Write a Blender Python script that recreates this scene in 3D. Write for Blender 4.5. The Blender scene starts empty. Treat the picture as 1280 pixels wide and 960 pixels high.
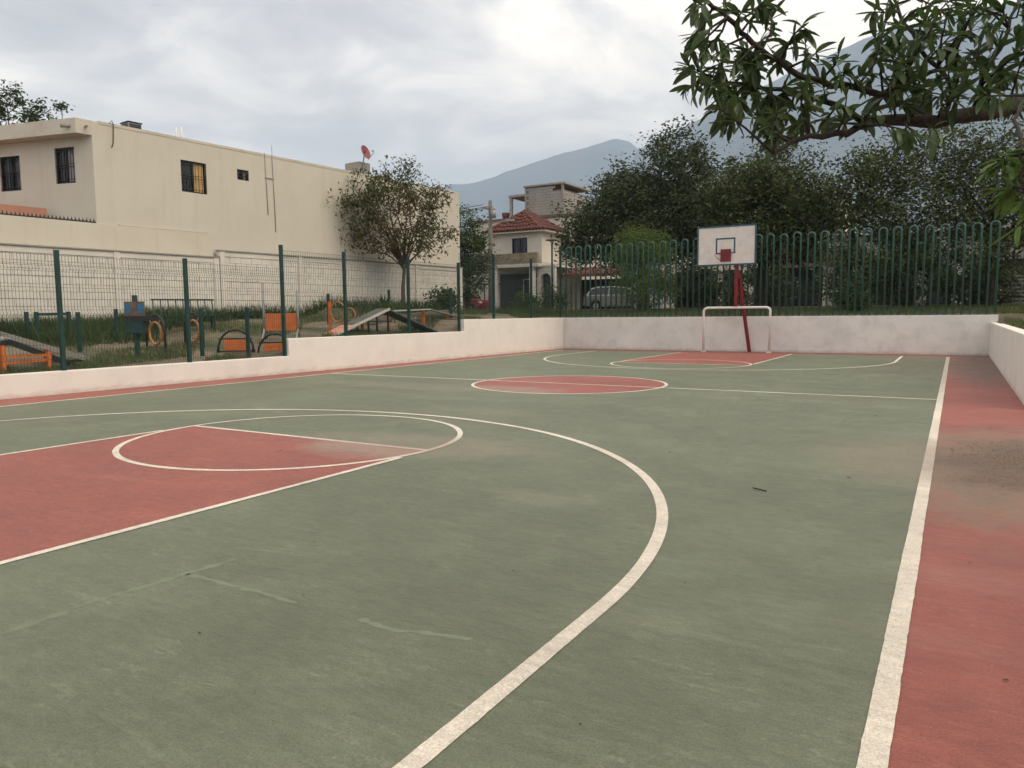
import bpy, math, random
import numpy as np
from mathutils import Vector, Matrix
R = math.radians
rng = np.random.default_rng(7)
random.seed(7)
S = bpy.context.scene
COL = S.collection

# ------------------------------------------------------------------ camera
cam_d = bpy.data.cameras.new('camera')
cam_d.sensor_fit = 'HORIZONTAL'; cam_d.sensor_width = 36.0; cam_d.lens = 26.2
cam_d.clip_start = 0.05; cam_d.clip_end = 30000
cam = bpy.data.objects.new('camera', cam_d); COL.objects.link(cam)
CAM = Vector((6.2893, -12.672, 1.3173)); YAW, PIT, ROL = 0.5368, 0.0926, -0.0095
fw = Vector((-math.sin(YAW)*math.cos(PIT), math.cos(YAW)*math.cos(PIT), -math.sin(PIT)))
rt = Vector((math.cos(YAW), math.sin(YAW), 0)); up = rt.cross(fw)
r2 = math.cos(ROL)*rt + math.sin(ROL)*up; u2 = -math.sin(ROL)*rt + math.cos(ROL)*up
M = Matrix((r2, u2, -fw)).transposed().to_4x4(); M.translation = CAM
cam.matrix_world = M
S.camera = cam

# ------------------------------------------------------------------ sky and sun
SUN_AZ, SUN_EL = R(85), R(45)          # azimuth from +Y towards +X
W = bpy.data.worlds.new('World'); S.world = W; W.use_nodes = True
nt = W.node_tree; nt.nodes.clear()
def N(tree, typ, **kw):
    n = tree.nodes.new(typ)
    for k, v in kw.items():
        if k.startswith('i_'): n.inputs[k[2:].replace('_', ' ')].default_value = v
        else: setattr(n, k, v)
    return n
def L(tree, a, b): tree.links.new(a, b)
def math_n(t, op, a, b=None, c=None):
    n = t.nodes.new('ShaderNodeMath'); n.operation = op
    for i, v in enumerate((a, b, c)):
        if v is None: continue
        if isinstance(v, (int, float)): n.inputs[i].default_value = v
        else: t.links.new(v, n.inputs[i])
    return n.outputs[0]
def ramp_n(t, fac, stops, interp='LINEAR'):
    n = t.nodes.new('ShaderNodeValToRGB'); n.color_ramp.interpolation = interp
    while len(n.color_ramp.elements) < len(stops): n.color_ramp.elements.new(0.5)
    for e, (p, c) in zip(n.color_ramp.elements, stops):
        e.position = p; e.color = c if len(c) == 4 else (*c, 1)
    t.links.new(fac, n.inputs[0]); return n.outputs[0]
def mix_n(t, fac, a, b, mode='MIX'):
    n = t.nodes.new('ShaderNodeMix'); n.data_type = 'RGBA'; n.blend_type = mode; n.clamp_factor = True
    for s, v in ((n.inputs[0], fac), (n.inputs[6], a), (n.inputs[7], b)):
        if isinstance(v, (int, float)): s.default_value = v
        elif isinstance(v, tuple): s.default_value = v if len(v) == 4 else (*v, 1)
        else: t.links.new(v, s)
    return n.outputs[2]
sky = N(nt, 'ShaderNodeTexSky', sky_type='NISHITA', sun_disc=False)
sky.sun_elevation = SUN_EL; sky.sun_rotation = SUN_AZ; sky.air_density = 1.0; sky.dust_density = 4.0
tc = N(nt, 'ShaderNodeTexCoord'); sx = N(nt, 'ShaderNodeSeparateXYZ'); L(nt, tc.outputs['Generated'], sx.inputs[0])
zc = math_n(nt, 'ADD', math_n(nt, 'MAXIMUM', sx.outputs[2], 0.0), 0.16)
cx = N(nt, 'ShaderNodeCombineXYZ')
L(nt, math_n(nt, 'DIVIDE', sx.outputs[0], zc), cx.inputs[0]); L(nt, math_n(nt, 'DIVIDE', sx.outputs[1], zc), cx.inputs[1])
def wnoise(scale, detail, rough, dist, off):
    m = N(nt, 'ShaderNodeMapping'); m.inputs['Location'].default_value = off; m.inputs['Rotation'].default_value = (0, 0, 0.5)
    m.inputs['Scale'].default_value = (1.0, 1.0, 1.0); L(nt, cx.outputs[0], m.inputs[0])
    n = N(nt, 'ShaderNodeTexNoise'); n.inputs['Scale'].default_value = scale; n.inputs['Detail'].default_value = detail
    n.inputs['Roughness'].default_value = rough; n.inputs['Distortion'].default_value = dist
    L(nt, m.outputs[0], n.inputs['Vector']); return n.outputs['Fac']
n1 = wnoise(0.75, 5, 0.5, 0.35, (3.1, 1.7, 0.4)); n2 = wnoise(2.2, 8, 0.6, 0.6, (0.3, 4.2, 0.0))
cl = math_n(nt, 'ADD', math_n(nt, 'MULTIPLY', n1, 0.58), math_n(nt, 'MULTIPLY', n2, 0.42))
CL = 8.0
cloud = ramp_n(nt, cl, [(0.38, (0.42*CL, 0.39*CL, 0.385*CL)), (0.455, (0.60*CL, 0.555*CL, 0.53*CL)), (0.515, (0.90*CL, 0.82*CL, 0.735*CL)), (0.58, (1.26*CL, 1.12*CL, 0.94*CL))])
hz = ramp_n(nt, sx.outputs[2], [(0.0, (1, 1, 1)), (0.38, (0, 0, 0))], 'EASE')
cloud = mix_n(nt, math_n(nt, 'MULTIPLY', hz, 0.45), cloud, (1.12*CL, 0.97*CL, 0.79*CL))
final = mix_n(nt, 0.08, cloud, sky.outputs[0])
bg = N(nt, 'ShaderNodeBackground'); bg.inputs['Strength'].default_value = 0.105; L(nt, final, bg.inputs[0])
wo = N(nt, 'ShaderNodeOutputWorld'); L(nt, bg.outputs[0], wo.inputs[0])

sl = bpy.data.lights.new('sun', 'SUN'); sl.energy = 1.2; sl.angle = R(40); sl.color = (1.0, 0.87, 0.66)
sun = bpy.data.objects.new('sun', sl); COL.objects.link(sun)
sd = Vector((math.sin(SUN_AZ)*math.cos(SUN_EL), math.cos(SUN_AZ)*math.cos(SUN_EL), math.sin(SUN_EL)))
sun.rotation_euler = (-sd).to_track_quat('-Z', 'Y').to_euler(); sun.location = (20, 0, 40)

S.view_settings.view_transform = 'Standard'; S.view_settings.look = 'None'
S.view_settings.exposure = 0.97; S.view_settings.gamma = 1.0; S.view_settings.use_curve_mapping = False
S.render.engine = 'CYCLES'
S.cycles.max_bounces = 5; S.cycles.diffuse_bounces = 2; S.cycles.glossy_bounces = 2
S.cycles.transmission_bounces = 3; S.cycles.transparent_max_bounces = 8; S.cycles.volume_bounces = 1
S.cycles.use_adaptive_sampling = True; S.cycles.adaptive_threshold = 0.02

# ------------------------------------------------------------------ materials
MAT = {}
def new_mat(name):
    m = bpy.data.materials.new(name); m.use_nodes = True; t = m.node_tree; t.nodes.clear()
    o = t.nodes.new('ShaderNodeOutputMaterial'); b = t.nodes.new('ShaderNodeBsdfPrincipled')
    t.links.new(b.outputs[0], o.inputs[0]); MAT[name] = m
    return m, t, b
def pos_n(t, scale=(1, 1, 1), rot=(0, 0, 0), loc=(0, 0, 0)):
    g = t.nodes.new('ShaderNodeNewGeometry'); m = t.nodes.new('ShaderNodeMapping')
    m.inputs['Scale'].default_value = scale; m.inputs['Rotation'].default_value = rot; m.inputs['Location'].default_value = loc
    t.links.new(g.outputs['Position'], m.inputs[0]); return m.outputs[0]
def noise_n(t, vec, scale, detail=4, rough=0.55, dist=0.0):
    n = t.nodes.new('ShaderNodeTexNoise'); n.inputs['Scale'].default_value = scale; n.inputs['Detail'].default_value = detail
    n.inputs['Roughness'].default_value = rough; n.inputs['Distortion'].default_value = dist
    t.links.new(vec, n.inputs['Vector']); return n.outputs['Fac']
def bump_n(t, b, h, strength, dist=0.01):
    n = t.nodes.new('ShaderNodeBump'); n.inputs['Strength'].default_value = strength; n.inputs['Distance'].default_value = dist
    t.links.new(h, n.inputs['Height']); t.links.new(n.outputs[0], b.inputs['Normal'])
def sc(c, k): return tuple(min(1.0, x*k) for x in c)
def simple(name, col, rough=0.7, scale=3.0, var=0.18, metal=0.0, bump=0.15, bscale=40.0, stain=None, stain_amt=0.5, stain_scale=0.9, bdist=0.01, grime_shade=None, streak=None):
    m, t, b = new_mat(name); v = pos_n(t)
    n = noise_n(t, v, scale, 6, 0.6)
    c = ramp_n(t, n, [(0.3, sc(col, 1-var)), (0.7, sc(col, 1+var))])
    if stain:
        s = noise_n(t, pos_n(t, loc=(7, 3, 1)), stain_scale, 7, 0.65, 0.3)
        f = ramp_n(t, s, [(0.48, (0, 0, 0)), (0.72, (stain_amt,)*3)])
        c = mix_n(t, f, c, stain)
    if streak:
        s2 = noise_n(t, pos_n(t, (2.2, 2.2, 0.16)), 1.6, 6, 0.65, 0.2)
        c = mix_n(t, ramp_n(t, s2, [(0.52, (0,)*3), (0.74, (0.55,)*3)]), c, streak)
    if grime_shade:  # splash dirt at the wall foot, also painting in some contact shadow
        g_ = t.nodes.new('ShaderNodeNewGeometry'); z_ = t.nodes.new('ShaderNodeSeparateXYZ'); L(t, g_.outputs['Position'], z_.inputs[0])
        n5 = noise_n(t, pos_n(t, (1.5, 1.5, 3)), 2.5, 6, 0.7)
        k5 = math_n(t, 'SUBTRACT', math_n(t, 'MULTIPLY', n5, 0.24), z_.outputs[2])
        c = mix_n(t, ramp_n(t, math_n(t, 'MULTIPLY', k5, 4.0), [(0.10, (0,)*3), (0.75, (0.75,)*3)]), c, grime_shade)
    L(t, c, b.inputs['Base Color']); b.inputs['Roughness'].default_value = rough; b.inputs['Metallic'].default_value = metal
    if bump: bump_n(t, b, noise_n(t, v, bscale, 5, 0.6), bump, bdist)
    return m
def leaf_mat(name, c0, c1, rough=0.5, trans=0.3, scale=2.0, patch=None, spec=0.18):
    m, t, b = new_mat(name); v = pos_n(t)
    n = noise_n(t, v, scale, 3, 0.6); n2_ = noise_n(t, v, scale*14, 1, 0.5)
    f = math_n(t, 'ADD', math_n(t, 'MULTIPLY', n, 0.65), math_n(t, 'MULTIPLY', n2_, 0.35))
    c = ramp_n(t, f, [(0.32, c0), (0.66, c1)])
    if patch:
        pn = noise_n(t, pos_n(t, loc=(3, 9, 2)), patch[1], 3, 0.5)
        c = mix_n(t, ramp_n(t, pn, [(patch[2], (0, 0, 0)), (patch[2]+0.1, (1, 1, 1))]), c, patch[0])
    L(t, c, b.inputs['Base Color']); b.inputs['Roughness'].default_value = rough; b.inputs['Specular IOR Level'].default_value = spec
    tr = t.nodes.new('ShaderNodeBsdfTranslucent'); L(t, c, tr.inputs[0])
    mx = t.nodes.new('ShaderNodeMixShader'); mx.inputs[0].default_value = trans
    L(t, b.outputs[0], mx.inputs[1]); L(t, tr.outputs[0], mx.inputs[2])
    o = [x for x in t.nodes if x.type == 'OUTPUT_MATERIAL'][0]; L(t, mx.outputs[0], o.inputs[0])
    return m
def blob(t, cx_, cy_, rx, ry, soft=0.5, warp=0.5, wscale=1.4):
    """soft warped ellipse mask around a ground position (a patch of dirt)"""
    g = t.nodes.new('ShaderNodeNewGeometry'); s = t.nodes.new('ShaderNodeSeparateXYZ'); L(t, g.outputs['Position'], s.inputs[0])
    w_ = noise_n(t, g.outputs['Position'], wscale, 6, 0.62)
    dx = math_n(t, 'DIVIDE', math_n(t, 'SUBTRACT', s.outputs[0], cx_), rx); dy = math_n(t, 'DIVIDE', math_n(t, 'SUBTRACT', s.outputs[1], cy_), ry)
    d = math_n(t, 'SQRT', math_n(t, 'ADD', math_n(t, 'MULTIPLY', dx, dx), math_n(t, 'MULTIPLY', dy, dy)))
    d = math_n(t, 'ADD', d, math_n(t, 'MULTIPLY', math_n(t, 'SUBTRACT', w_, 0.5), warp*4))
    mr = t.nodes.new('ShaderNodeMapRange'); mr.inputs['From Min'].default_value = 1+soft; mr.inputs['From Max'].default_value = 1-soft
    L(t, d, mr.inputs['Value']); return mr.outputs[0]
def court(name, col, wear, dirt=(), wear_amt=0.5, line=False):
    m, t, b = new_mat(name)
    v = pos_n(t); vs = pos_n(t, (1.1, 11, 1), (0, 0, R(24))); vs2 = pos_n(t, (2.6, 14, 1), (0, 0, R(-8)), (4, 2, 0))
    big = noise_n(t, v, 0.45, 4, 0.55, 0.4); mid = noise_n(t, v, 2.3, 5, 0.62, 0.3); st = noise_n(t, vs, 1.6, 4, 0.65, 0.5); st2 = noise_n(t, vs2, 1.8, 5, 0.7, 0.6); fine = noise_n(t, v, 120, 3, 0.8)
    c = ramp_n(t, big, [(0.3, sc(col, 0.86)), (0.7, sc(col, 1.12))])
    c = mix_n(t, 1.0, c, ramp_n(t, mid, [(0.3, (0.88,)*3), (0.7, (1.10,)*3)]), 'MULTIPLY')
    c = mix_n(t, 1.0, c, ramp_n(t, st, [(0.28, (0.93,)*3), (0.5, (1,)*3), (0.75, (1.08,)*3)]), 'MULTIPLY')
    c = mix_n(t, 1.0, c, ramp_n(t, fine, [(0.28, (0.66,)*3), (0.5, (1.0,)*3), (0.72, (1.34,)*3)]), 'MULTIPLY')
    gr2 = noise_n(t, pos_n(t, (1.0, 2.2, 1), (0, 0, R(15)), (2, 8, 0)), 9, 6, 0.75, 0.5)
    c = mix_n(t, 1.0, c, ramp_n(t, gr2, [(0.30, (0.84,)*3), (0.5, (1.0,)*3), (0.70, (1.14,)*3)]), 'MULTIPLY')
    # scuffs: worn, dusty streaks
    wr = math_n(t, 'MULTIPLY', math_n(t, 'MULTIPLY', ramp_n(t, st2, [(0.53, (0,)*3), (0.60, (1,)*3)]), ramp_n(t, noise_n(t, v, 38, 4, 0.75), [(0.44, (0,)*3), (0.56, (1,)*3)])), ramp_n(t, mid, [(0.49, (0,)*3), (0.58, (1,)*3)]))
    c = mix_n(t, math_n(t, 'MULTIPLY', wr, wear_amt), c, wear)
    dust = ramp_n(t, noise_n(t, pos_n(t, (0.7, 1.6, 1), (0, 0, 0.3), (9, 5, 0)), 0.55, 6, 0.6, 0.6), [(0.55, (0,)*3), (0.74, (0.28,)*3)])
    c = mix_n(t, dust, c, mix_n(t, 0.45, wear, (0.34, 0.255, 0.20)))
    for (px, py, rx, ry, dc, amt) in dirt:
        k = blob(t, px, py, rx, ry, 0.35, 0.35, 1.8)
        k = math_n(t, 'MULTIPLY', k, ramp_n(t, noise_n(t, pos_n(t, (1, 3, 1)), 5.0, 7, 0.7), [(0.3, (0.62*amt,)*3), (0.55, (amt,)*3)]))
        c = mix_n(t, k, c, dc)
    # pits and specks
    vo = t.nodes.new('ShaderNodeTexVoronoi'); vo.inputs['Scale'].default_value = 9.0; L(t, v, vo.inputs['Vector'])
    sp = ramp_n(t, vo.outputs['Distance'], [(0.035, (1,)*3), (0.05, (0,)*3)])
    c = mix_n(t, math_n(t, 'MULTIPLY', sp, math_n(t, 'GREATER_THAN', noise_n(t, v, 1.1, 2), 0.5)), c, sc(col, 0.45))
    L(t, c, b.inputs['Base Color'])
    rr = ramp_n(t, mid, [(0.3, (0.42,)*3), (0.7, (0.62,)*3)]); L(t, rr, b.inputs['Roughness'])
    b.inputs['Specular IOR Level'].default_value = 0.4
    grit = noise_n(t, pos_n(t, (1.0, 1.9, 1), (0, 0, R(15))), 17, 5, 0.72, 0.4)
    h = math_n(t, 'ADD', math_n(t, 'ADD', math_n(t, 'MULTIPLY', st, 0.5), math_n(t, 'MULTIPLY', st2, 0.5)), math_n(t, 'ADD', math_n(t, 'MULTIPLY', fine, 0.45), math_n(t, 'MULTIPLY', grit, 1.5)))
    bump_n(t, b, h, 0.9, 0.010)
    return m
GREEN = (0.148, 0.167, 0.108); RED = (0.305, 0.092, 0.070)
SOIL = (0.17, 0.115, 0.075); DUST = (0.33, 0.265, 0.205)
court('green_paint', GREEN, (0.27, 0.29, 0.21), [(6.0, -5.2, 0.75, 1.0, (0.25, 0.195, 0.145), 0.65), (5.9, 7.5, 1.3, 5.0, (0.15, 0.13, 0.10), 0.5), (1.6, -6.6, 1.2, 0.5, DUST, 0.4), (-2.2, -1.6, 2.2, 0.5, DUST, 0.3)])
court('red_paint', RED, (0.46, 0.22, 0.18), [(6.9, -5.2, 1.5, 1.95, (0.235, 0.165, 0.113), 1.0), (7.0, -5.1, 0.9, 1.3, (0.140, 0.090, 0.058), 1.0), (6.8, 8.6, 0.9, 5.2, (0.150, 0.105, 0.085), 0.95), (1.4, -6.95, 0.9, 0.5, DUST, 0.75), (-0.7, -1.4, 1.2, 0.5, DUST, 0.6), (-3, 12.6, 9, 0.5, (0.14, 0.07, 0.05), 0.7)], 0.35)
court('line_paint', (0.74, 0.66, 0.555), (0.5, 0.45, 0.38), [(6.2, -5.1, 0.6, 1.0, (0.33, 0.26, 0.20), 0.75), (6.2, 8.0, 0.5, 6, (0.42, 0.35, 0.29), 0.8), (1.5, -6.7, 1.0, 0.5, (0.45, 0.27, 0.22), 0.6)], 0.25)
simple('seam_filler', (0.165, 0.187, 0.125), 0.75, 14, 0.14)
simple('white_wall', (0.80, 0.745, 0.68), 0.8, 1.5, 0.04, bump=0.35, bscale=16, stain=(0.62, 0.55, 0.48), stain_amt=0.35, stain_scale=1.3, grime_shade=(0.40, 0.27, 0.22))
simple('grey_white_wall', (0.74, 0.70, 0.655), 0.82, 1.2, 0.09, bump=0.4, bscale=14, stain=(0.48, 0.44, 0.40), stain_amt=0.5, stain_scale=2.2, grime_shade=(0.30, 0.22, 0.18))
simple('green_metal', (0.007, 0.042, 0.034), 0.42, 6, 0.25, bump=0.1)
simple('hoop_green', (0.022, 0.088, 0.068), 0.38, 4, 0.25, bump=0.1, stain=(0.05, 0.10, 0.085), stain_amt=0.5, stain_scale=3)
simple('wire_green', (0.010, 0.040, 0.034), 0.5, 6, 0.2, bump=0)
simple('red_metal', (0.17, 0.006, 0.009), 0.4, 8, 0.2, bump=0.1)
simple('white_metal', (0.78, 0.74, 0.69), 0.45, 8, 0.08, bump=0.1, stain=(0.5, 0.42, 0.36), stain_amt=0.35, stain_scale=6)
simple('board_white', (0.72, 0.66, 0.60), 0.55, 4, 0.06, bump=0.1, stain=(0.5, 0.42, 0.36), stain_amt=0.35, stain_scale=5)
simple('board_blue', (0.025, 0.075, 0.125), 0.5, 8, 0.15, bump=0.1)
simple('cream_wall', (0.605, 0.55, 0.46), 0.85, 0.5, 0.04, bump=0.3, bscale=9, stain=(0.56, 0.49, 0.39), stain_amt=0.45, stain_scale=0.7, streak=(0.53, 0.47, 0.38))
simple('patio_cream', (0.62, 0.56, 0.46), 0.85, 0.7, 0.04, bump=0.3, bscale=9, stain=(0.55, 0.47, 0.36), stain_amt=0.4, streak=(0.53, 0.46, 0.36))
simple('slab_cream', (0.59, 0.535, 0.45), 0.85, 1.0, 0.07, bump=0.3, bscale=12, stain=(0.33, 0.27, 0.21), stain_amt=0.4)
simple('block_white', (0.69, 0.64, 0.56), 0.88, 1.3, 0.06, bump=0.6, bscale=22, stain=(0.54, 0.49, 0.42), stain_amt=0.5, stain_scale=1.1)
simple('mortar', (0.58, 0.53, 0.455), 0.9, 3, 0.12, bump=0.5, bscale=25)
simple('dark_metal', (0.012, 0.011, 0.011), 0.5, 6, 0.2, bump=0)
simple('bar_black', (0.015, 0.014, 0.014), 0.45, 6, 0.2, bump=0)
simple('curtain', (0.62, 0.40, 0.17), 0.9, 5, 0.15, bump=0)  # warm light and gold window reflection put into the cloth colour
simple('curtain_grey', (0.32, 0.31, 0.30), 0.9, 5, 0.15, bump=0)
simple('room_dark', (0.02, 0.019, 0.018), 0.9, 3, 0.1, bump=0)
simple('pink_slab', (0.42, 0.20, 0.14), 0.8, 3, 0.1)
simple('terracotta', (0.13, 0.040, 0.028), 0.75, 3, 0.3, bump=0.3, stain=(0.09, 0.035, 0.025), stain_amt=0.6, stain_scale=2)
simple('grey_concrete', (0.30, 0.275, 0.245), 0.9, 2, 0.14, bump=0.4, bscale=15)
simple('raw_block', (0.34, 0.315, 0.28), 0.92, 1.2, 0.16, bump=0.6, bscale=18)
simple('house_white', (0.64, 0.58, 0.495), 0.85, 0.8, 0.07, bump=0.2, stain=(0.42, 0.37, 0.31), stain_amt=0.4)
simple('stone_band', (0.24, 0.185, 0.125), 0.9, 5, 0.45, bump=0.8, bscale=8, bdist=0.03)
simple('pole_wood', (0.17, 0.145, 0.12), 0.85, 6, 0.2)
simple('yellow_plate', (0.40, 0.29, 0.10), 0.6, 8, 0.1)
simple('orange_paint', (0.62, 0.155, 0.028), 0.5, 6, 0.15, bump=0.1, stain=(0.32, 0.09, 0.03), stain_amt=0.4, stain_scale=6)
simple('ring_orange', (0.46, 0.19, 0.06), 0.6, 6, 0.2, bump=0.1)
simple('salmon_paint', (0.66, 0.26, 0.16), 0.6, 6, 0.1, bump=0.1)
simple('black_plastic', (0.014, 0.014, 0.015), 0.45, 6, 0.2, bump=0)
simple('ramp_grey', (0.11, 0.105, 0.10), 0.85, 5, 0.2, bump=0.4, bscale=60)
simple('plank_grey', (0.27, 0.245, 0.22), 0.8, 5, 0.15, bump=0.3, bscale=30)
simple('plank_white', (0.60, 0.55, 0.49), 0.7, 5, 0.1)
simple('galvanised', (0.30, 0.30, 0.29), 0.5, 8, 0.15, metal=0.3)
simple('blue_panel', (0.035, 0.15, 0.28), 0.5, 8, 0.12)
simple('brown_stripe', (0.16, 0.10, 0.075), 0.7, 9, 0.3)
simple('dark_green_box', (0.012, 0.042, 0.040), 0.5, 6, 0.2)
simple('asphalt', (0.055, 0.054, 0.052), 0.9, 3, 0.2, bump=0.5, bscale=60)
simple('pavement', (0.33, 0.30, 0.26), 0.9, 2, 0.12, bump=0.3)
simple('bark', (0.034, 0.025, 0.019), 0.9, 14, 0.4, bump=0.9, bscale=45, bdist=0.02)
simple('bark_grey', (0.105, 0.078, 0.058), 0.9, 10, 0.35, bump=0.8, bscale=30, bdist=0.02)
simple('car_silver', (0.27, 0.27, 0.27), 0.3, 5, 0.05, metal=0.5, bump=0)
simple('car_red', (0.17, 0.012, 0.028), 0.3, 5, 0.05, bump=0)
simple('tyre', (0.015, 0.015, 0.015), 0.9, 5, 0.1, bump=0)
simple('lamp_red', (0.35, 0.012, 0.012), 0.3, 5, 0.05, bump=0)
simple('lamp_clear', (0.65, 0.65, 0.62), 0.2, 5, 0.05, bump=0)
simple('dish_red', (0.24, 0.045, 0.050), 0.5, 6, 0.1, bump=0)
simple('debris', (0.035, 0.026, 0.018), 0.9, 20, 0.3, bump=0)
simple('clod', (0.15, 0.10, 0.066), 0.95, 20, 0.3, bump=0.5)
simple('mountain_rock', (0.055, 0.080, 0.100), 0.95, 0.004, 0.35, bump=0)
leaf_mat('near_leaf', (0.030, 0.062, 0.022), (0.085, 0.132, 0.042), 0.38, 0.32, 6, None, 0.45)
leaf_mat('bright_leaf', (0.065, 0.125, 0.030), (0.13, 0.21, 0.055), 0.4, 0.35, 6)
leaf_mat('dark_leaf', (0.026, 0.038, 0.016), (0.095, 0.115, 0.048), 0.55, 0.16, 1.2)
leaf_mat('olive_leaf', (0.030, 0.043, 0.014), (0.110, 0.130, 0.046), 0.55, 0.16, 1.0)
leaf_mat('rusty_leaf', (0.045, 0.060, 0.020), (0.115, 0.120, 0.042), 0.6, 0.3, 2.0, ((0.120, 0.085, 0.040), 0.55, 0.52))
leaf_mat('mid_leaf', (0.030, 0.050, 0.016), (0.082, 0.115, 0.038), 0.55, 0.22, 1.2)
leaf_mat('lime_leaf', (0.070, 0.115, 0.028), (0.170, 0.225, 0.060), 0.55, 0.3, 2.0)
leaf_mat('grass_blade', (0.055, 0.080, 0.024), (0.150, 0.175, 0.066), 0.7, 0.25, 1.5, ((0.16, 0.13, 0.065), 0.9, 0.60))
leaf_mat('weed_blade', (0.032, 0.052, 0.018), (0.090, 0.122, 0.046), 0.7, 0.2, 1.5)
m, t, b = new_mat('glass_dark'); b.inputs['Base Color'].default_value = (0.012, 0.013, 0.014, 1); b.inputs['Roughness'].default_value = 0.08
m, t, b = new_mat('ground_soil')
v = pos_n(t); n = noise_n(t, v, 0.55, 7, 0.62, 0.3); nf = noise_n(t, v, 18, 5, 0.7)
c = ramp_n(t, n, [(0.36, (0.050, 0.068, 0.024)), (0.47, (0.115, 0.100, 0.058)), (0.62, (0.205, 0.165, 0.115))])
c = mix_n(t, 1.0, c, ramp_n(t, nf, [(0.3, (0.7,)*3), (0.7, (1.25,)*3)]), 'MULTIPLY')
L(t, c, b.inputs['Base Color']); b.inputs['Roughness'].default_value = 0.95; bump_n(t, b, nf, 0.8, 0.03)

# ------------------------------------------------------------------ mesh helpers
class MB:
    def __init__(s): s.v = []; s.f = []; s.sm = []
    def add(s, vs, fs, smooth=False):
        o = len(s.v); s.v += [tuple(x) for x in vs]; s.f += [tuple(i+o for i in f) for f in fs]; s.sm += [smooth]*len(fs); return s
    def box(s, x0, x1, y0, y1, z0, z1):
        return s.add([(x0,y0,z0),(x1,y0,z0),(x1,y1,z0),(x0,y1,z0),(x0,y0,z1),(x1,y0,z1),(x1,y1,z1),(x0,y1,z1)],
                     [(0,3,2,1),(4,5,6,7),(0,1,5,4),(1,2,6,5),(2,3,7,6),(3,0,4,7)])
    def obox(s, c, ax, ay, az):
        """oriented box: centre and three half-axis vectors"""
        c, ax, ay, az = map(Vector, (c, ax, ay, az)); vs = []
        for k in (-1, 1):
            for (i, j) in ((-1,-1),(1,-1),(1,1),(-1,1)): vs.append(c+ax*i+ay*j+az*k)
        return s.add(vs, [(0,3,2,1),(4,5,6,7),(0,1,5,4),(1,2,6,5),(2,3,7,6),(3,0,4,7)])
    def bar(s, a, b, w, h, upv=(0,0,1)):
        """rectangular bar from a to b"""
        a, b = Vector(a), Vector(b); d = (b-a); l = d.length; d.normalize(); u = Vector(upv)
        if abs(d.dot(u)) > 0.98: u = Vector((1,0,0))
        sdv = d.cross(u).normalized(); u = sdv.cross(d).normalized()
        return s.obox((a+b)/2, d*l/2, sdv*w/2, u*h/2)
    def tube(s, pts, r, n=8, closed=False, caps=True):
        pts = [Vector(p) for p in pts]; rs = r if isinstance(r, (list, tuple)) else [r]*len(pts)
        vs = []; prev = None; m_ = len(pts)
        for i, p in enumerate(pts):
            if closed: d = pts[(i+1) % m_]-pts[i-1]
            else: d = pts[min(i+1, m_-1)]-pts[max(i-1, 0)]
            d.normalize()
            if prev is None:
                a = Vector((0,0,1)) if abs(d.z) < 0.9 else Vector((1,0,0)); x = d.cross(a).normalized()
            else: x = (prev-d*prev.dot(d)).normalized()
            prev = x; y = d.cross(x)
            for k in range(n):
                an = 2*math.pi*k/n; vs.append(p+(x*math.cos(an)+y*math.sin(an))*rs[i])
        fs = []
        for i in range(m_ if closed else m_-1):
            j = (i+1) % m_
            for k in range(n): fs.append((i*n+k, i*n+(k+1) % n, j*n+(k+1) % n, j*n+k))
        s.add(vs, fs, n > 4)
        if caps and not closed:
            o = len(s.v)-len(vs); s.f += [tuple(o+k for k in range(n))[::-1], tuple(o+(m_-1)*n+k for k in range(n))]; s.sm += [False]*2
        return s
    def prism(s, poly, z0, z1):
        n = len(poly); vs = [(p[0],p[1],z0) for p in poly]+[(p[0],p[1],z1) for p in poly]
        return s.add(vs, [tuple(range(n))[::-1], tuple(range(n,2*n))]+[(i,(i+1)%n,n+(i+1)%n,n+i) for i in range(n)])
    def extrude(s, poly3, vec):
        n = len(poly3); vec = Vector(vec); vs = [Vector(p) for p in poly3]; vs += [p+vec for p in vs[:n]]
        return s.add(vs, [tuple(range(n)), tuple(range(n,2*n))[::-1]]+[(i,n+i,n+(i+1)%n,(i+1)%n) for i in range(n)])
    def sheet(s, poly, z):
        n = len(poly); return s.add([(p[0],p[1],z) for p in poly], [tuple(range(n))])
    def holed(s, org, ud, nd, u0, u1, z0, z1, holes, depth):
        """vertical wall face with rectangular openings and their reveals"""
        org, ud, nd = Vector(org), Vector(ud), Vector(nd)
        us = sorted({u0, u1, *[h[0] for h in holes], *[h[1] for h in holes]}); zs = sorted({z0, z1, *[h[2] for h in holes], *[h[3] for h in holes]})
        P = lambda u, z, d=0: org+ud*u+Vector((0,0,z))-nd*d
        for i in range(len(us)-1):
            for j in range(len(zs)-1):
                um, zm = (us[i]+us[i+1])/2, (zs[j]+zs[j+1])/2
                if any(h[0] < um < h[1] and h[2] < zm < h[3] for h in holes): continue
                s.add([P(us[i],zs[j]),P(us[i+1],zs[j]),P(us[i+1],zs[j+1]),P(us[i],zs[j+1])], [(0,1,2,3)])
        for a, b_, c_, d_ in holes:
            q = [(a,c_),(b_,c_),(b_,d_),(a,d_)]
            for k in range(4):
                A, B = q[k], q[(k+1)%4]
                s.add([P(*A),P(*A,depth),P(*B,depth),P(*B)], [(0,1,2,3)])
        return s
ORG = {}
def mesh_of(mb, org, name, mat):
    me = bpy.data.meshes.new(name); o = Vector(org)
    me.from_pydata([(v_[0]-o.x, v_[1]-o.y, v_[2]-o.z) for v_ in mb.v], [], mb.f)
    me.polygons.foreach_set('use_smooth', mb.sm); me.materials.append(MAT[mat]); me.update(); return me
def link(o):
    COL.objects.link(o); return o
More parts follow.
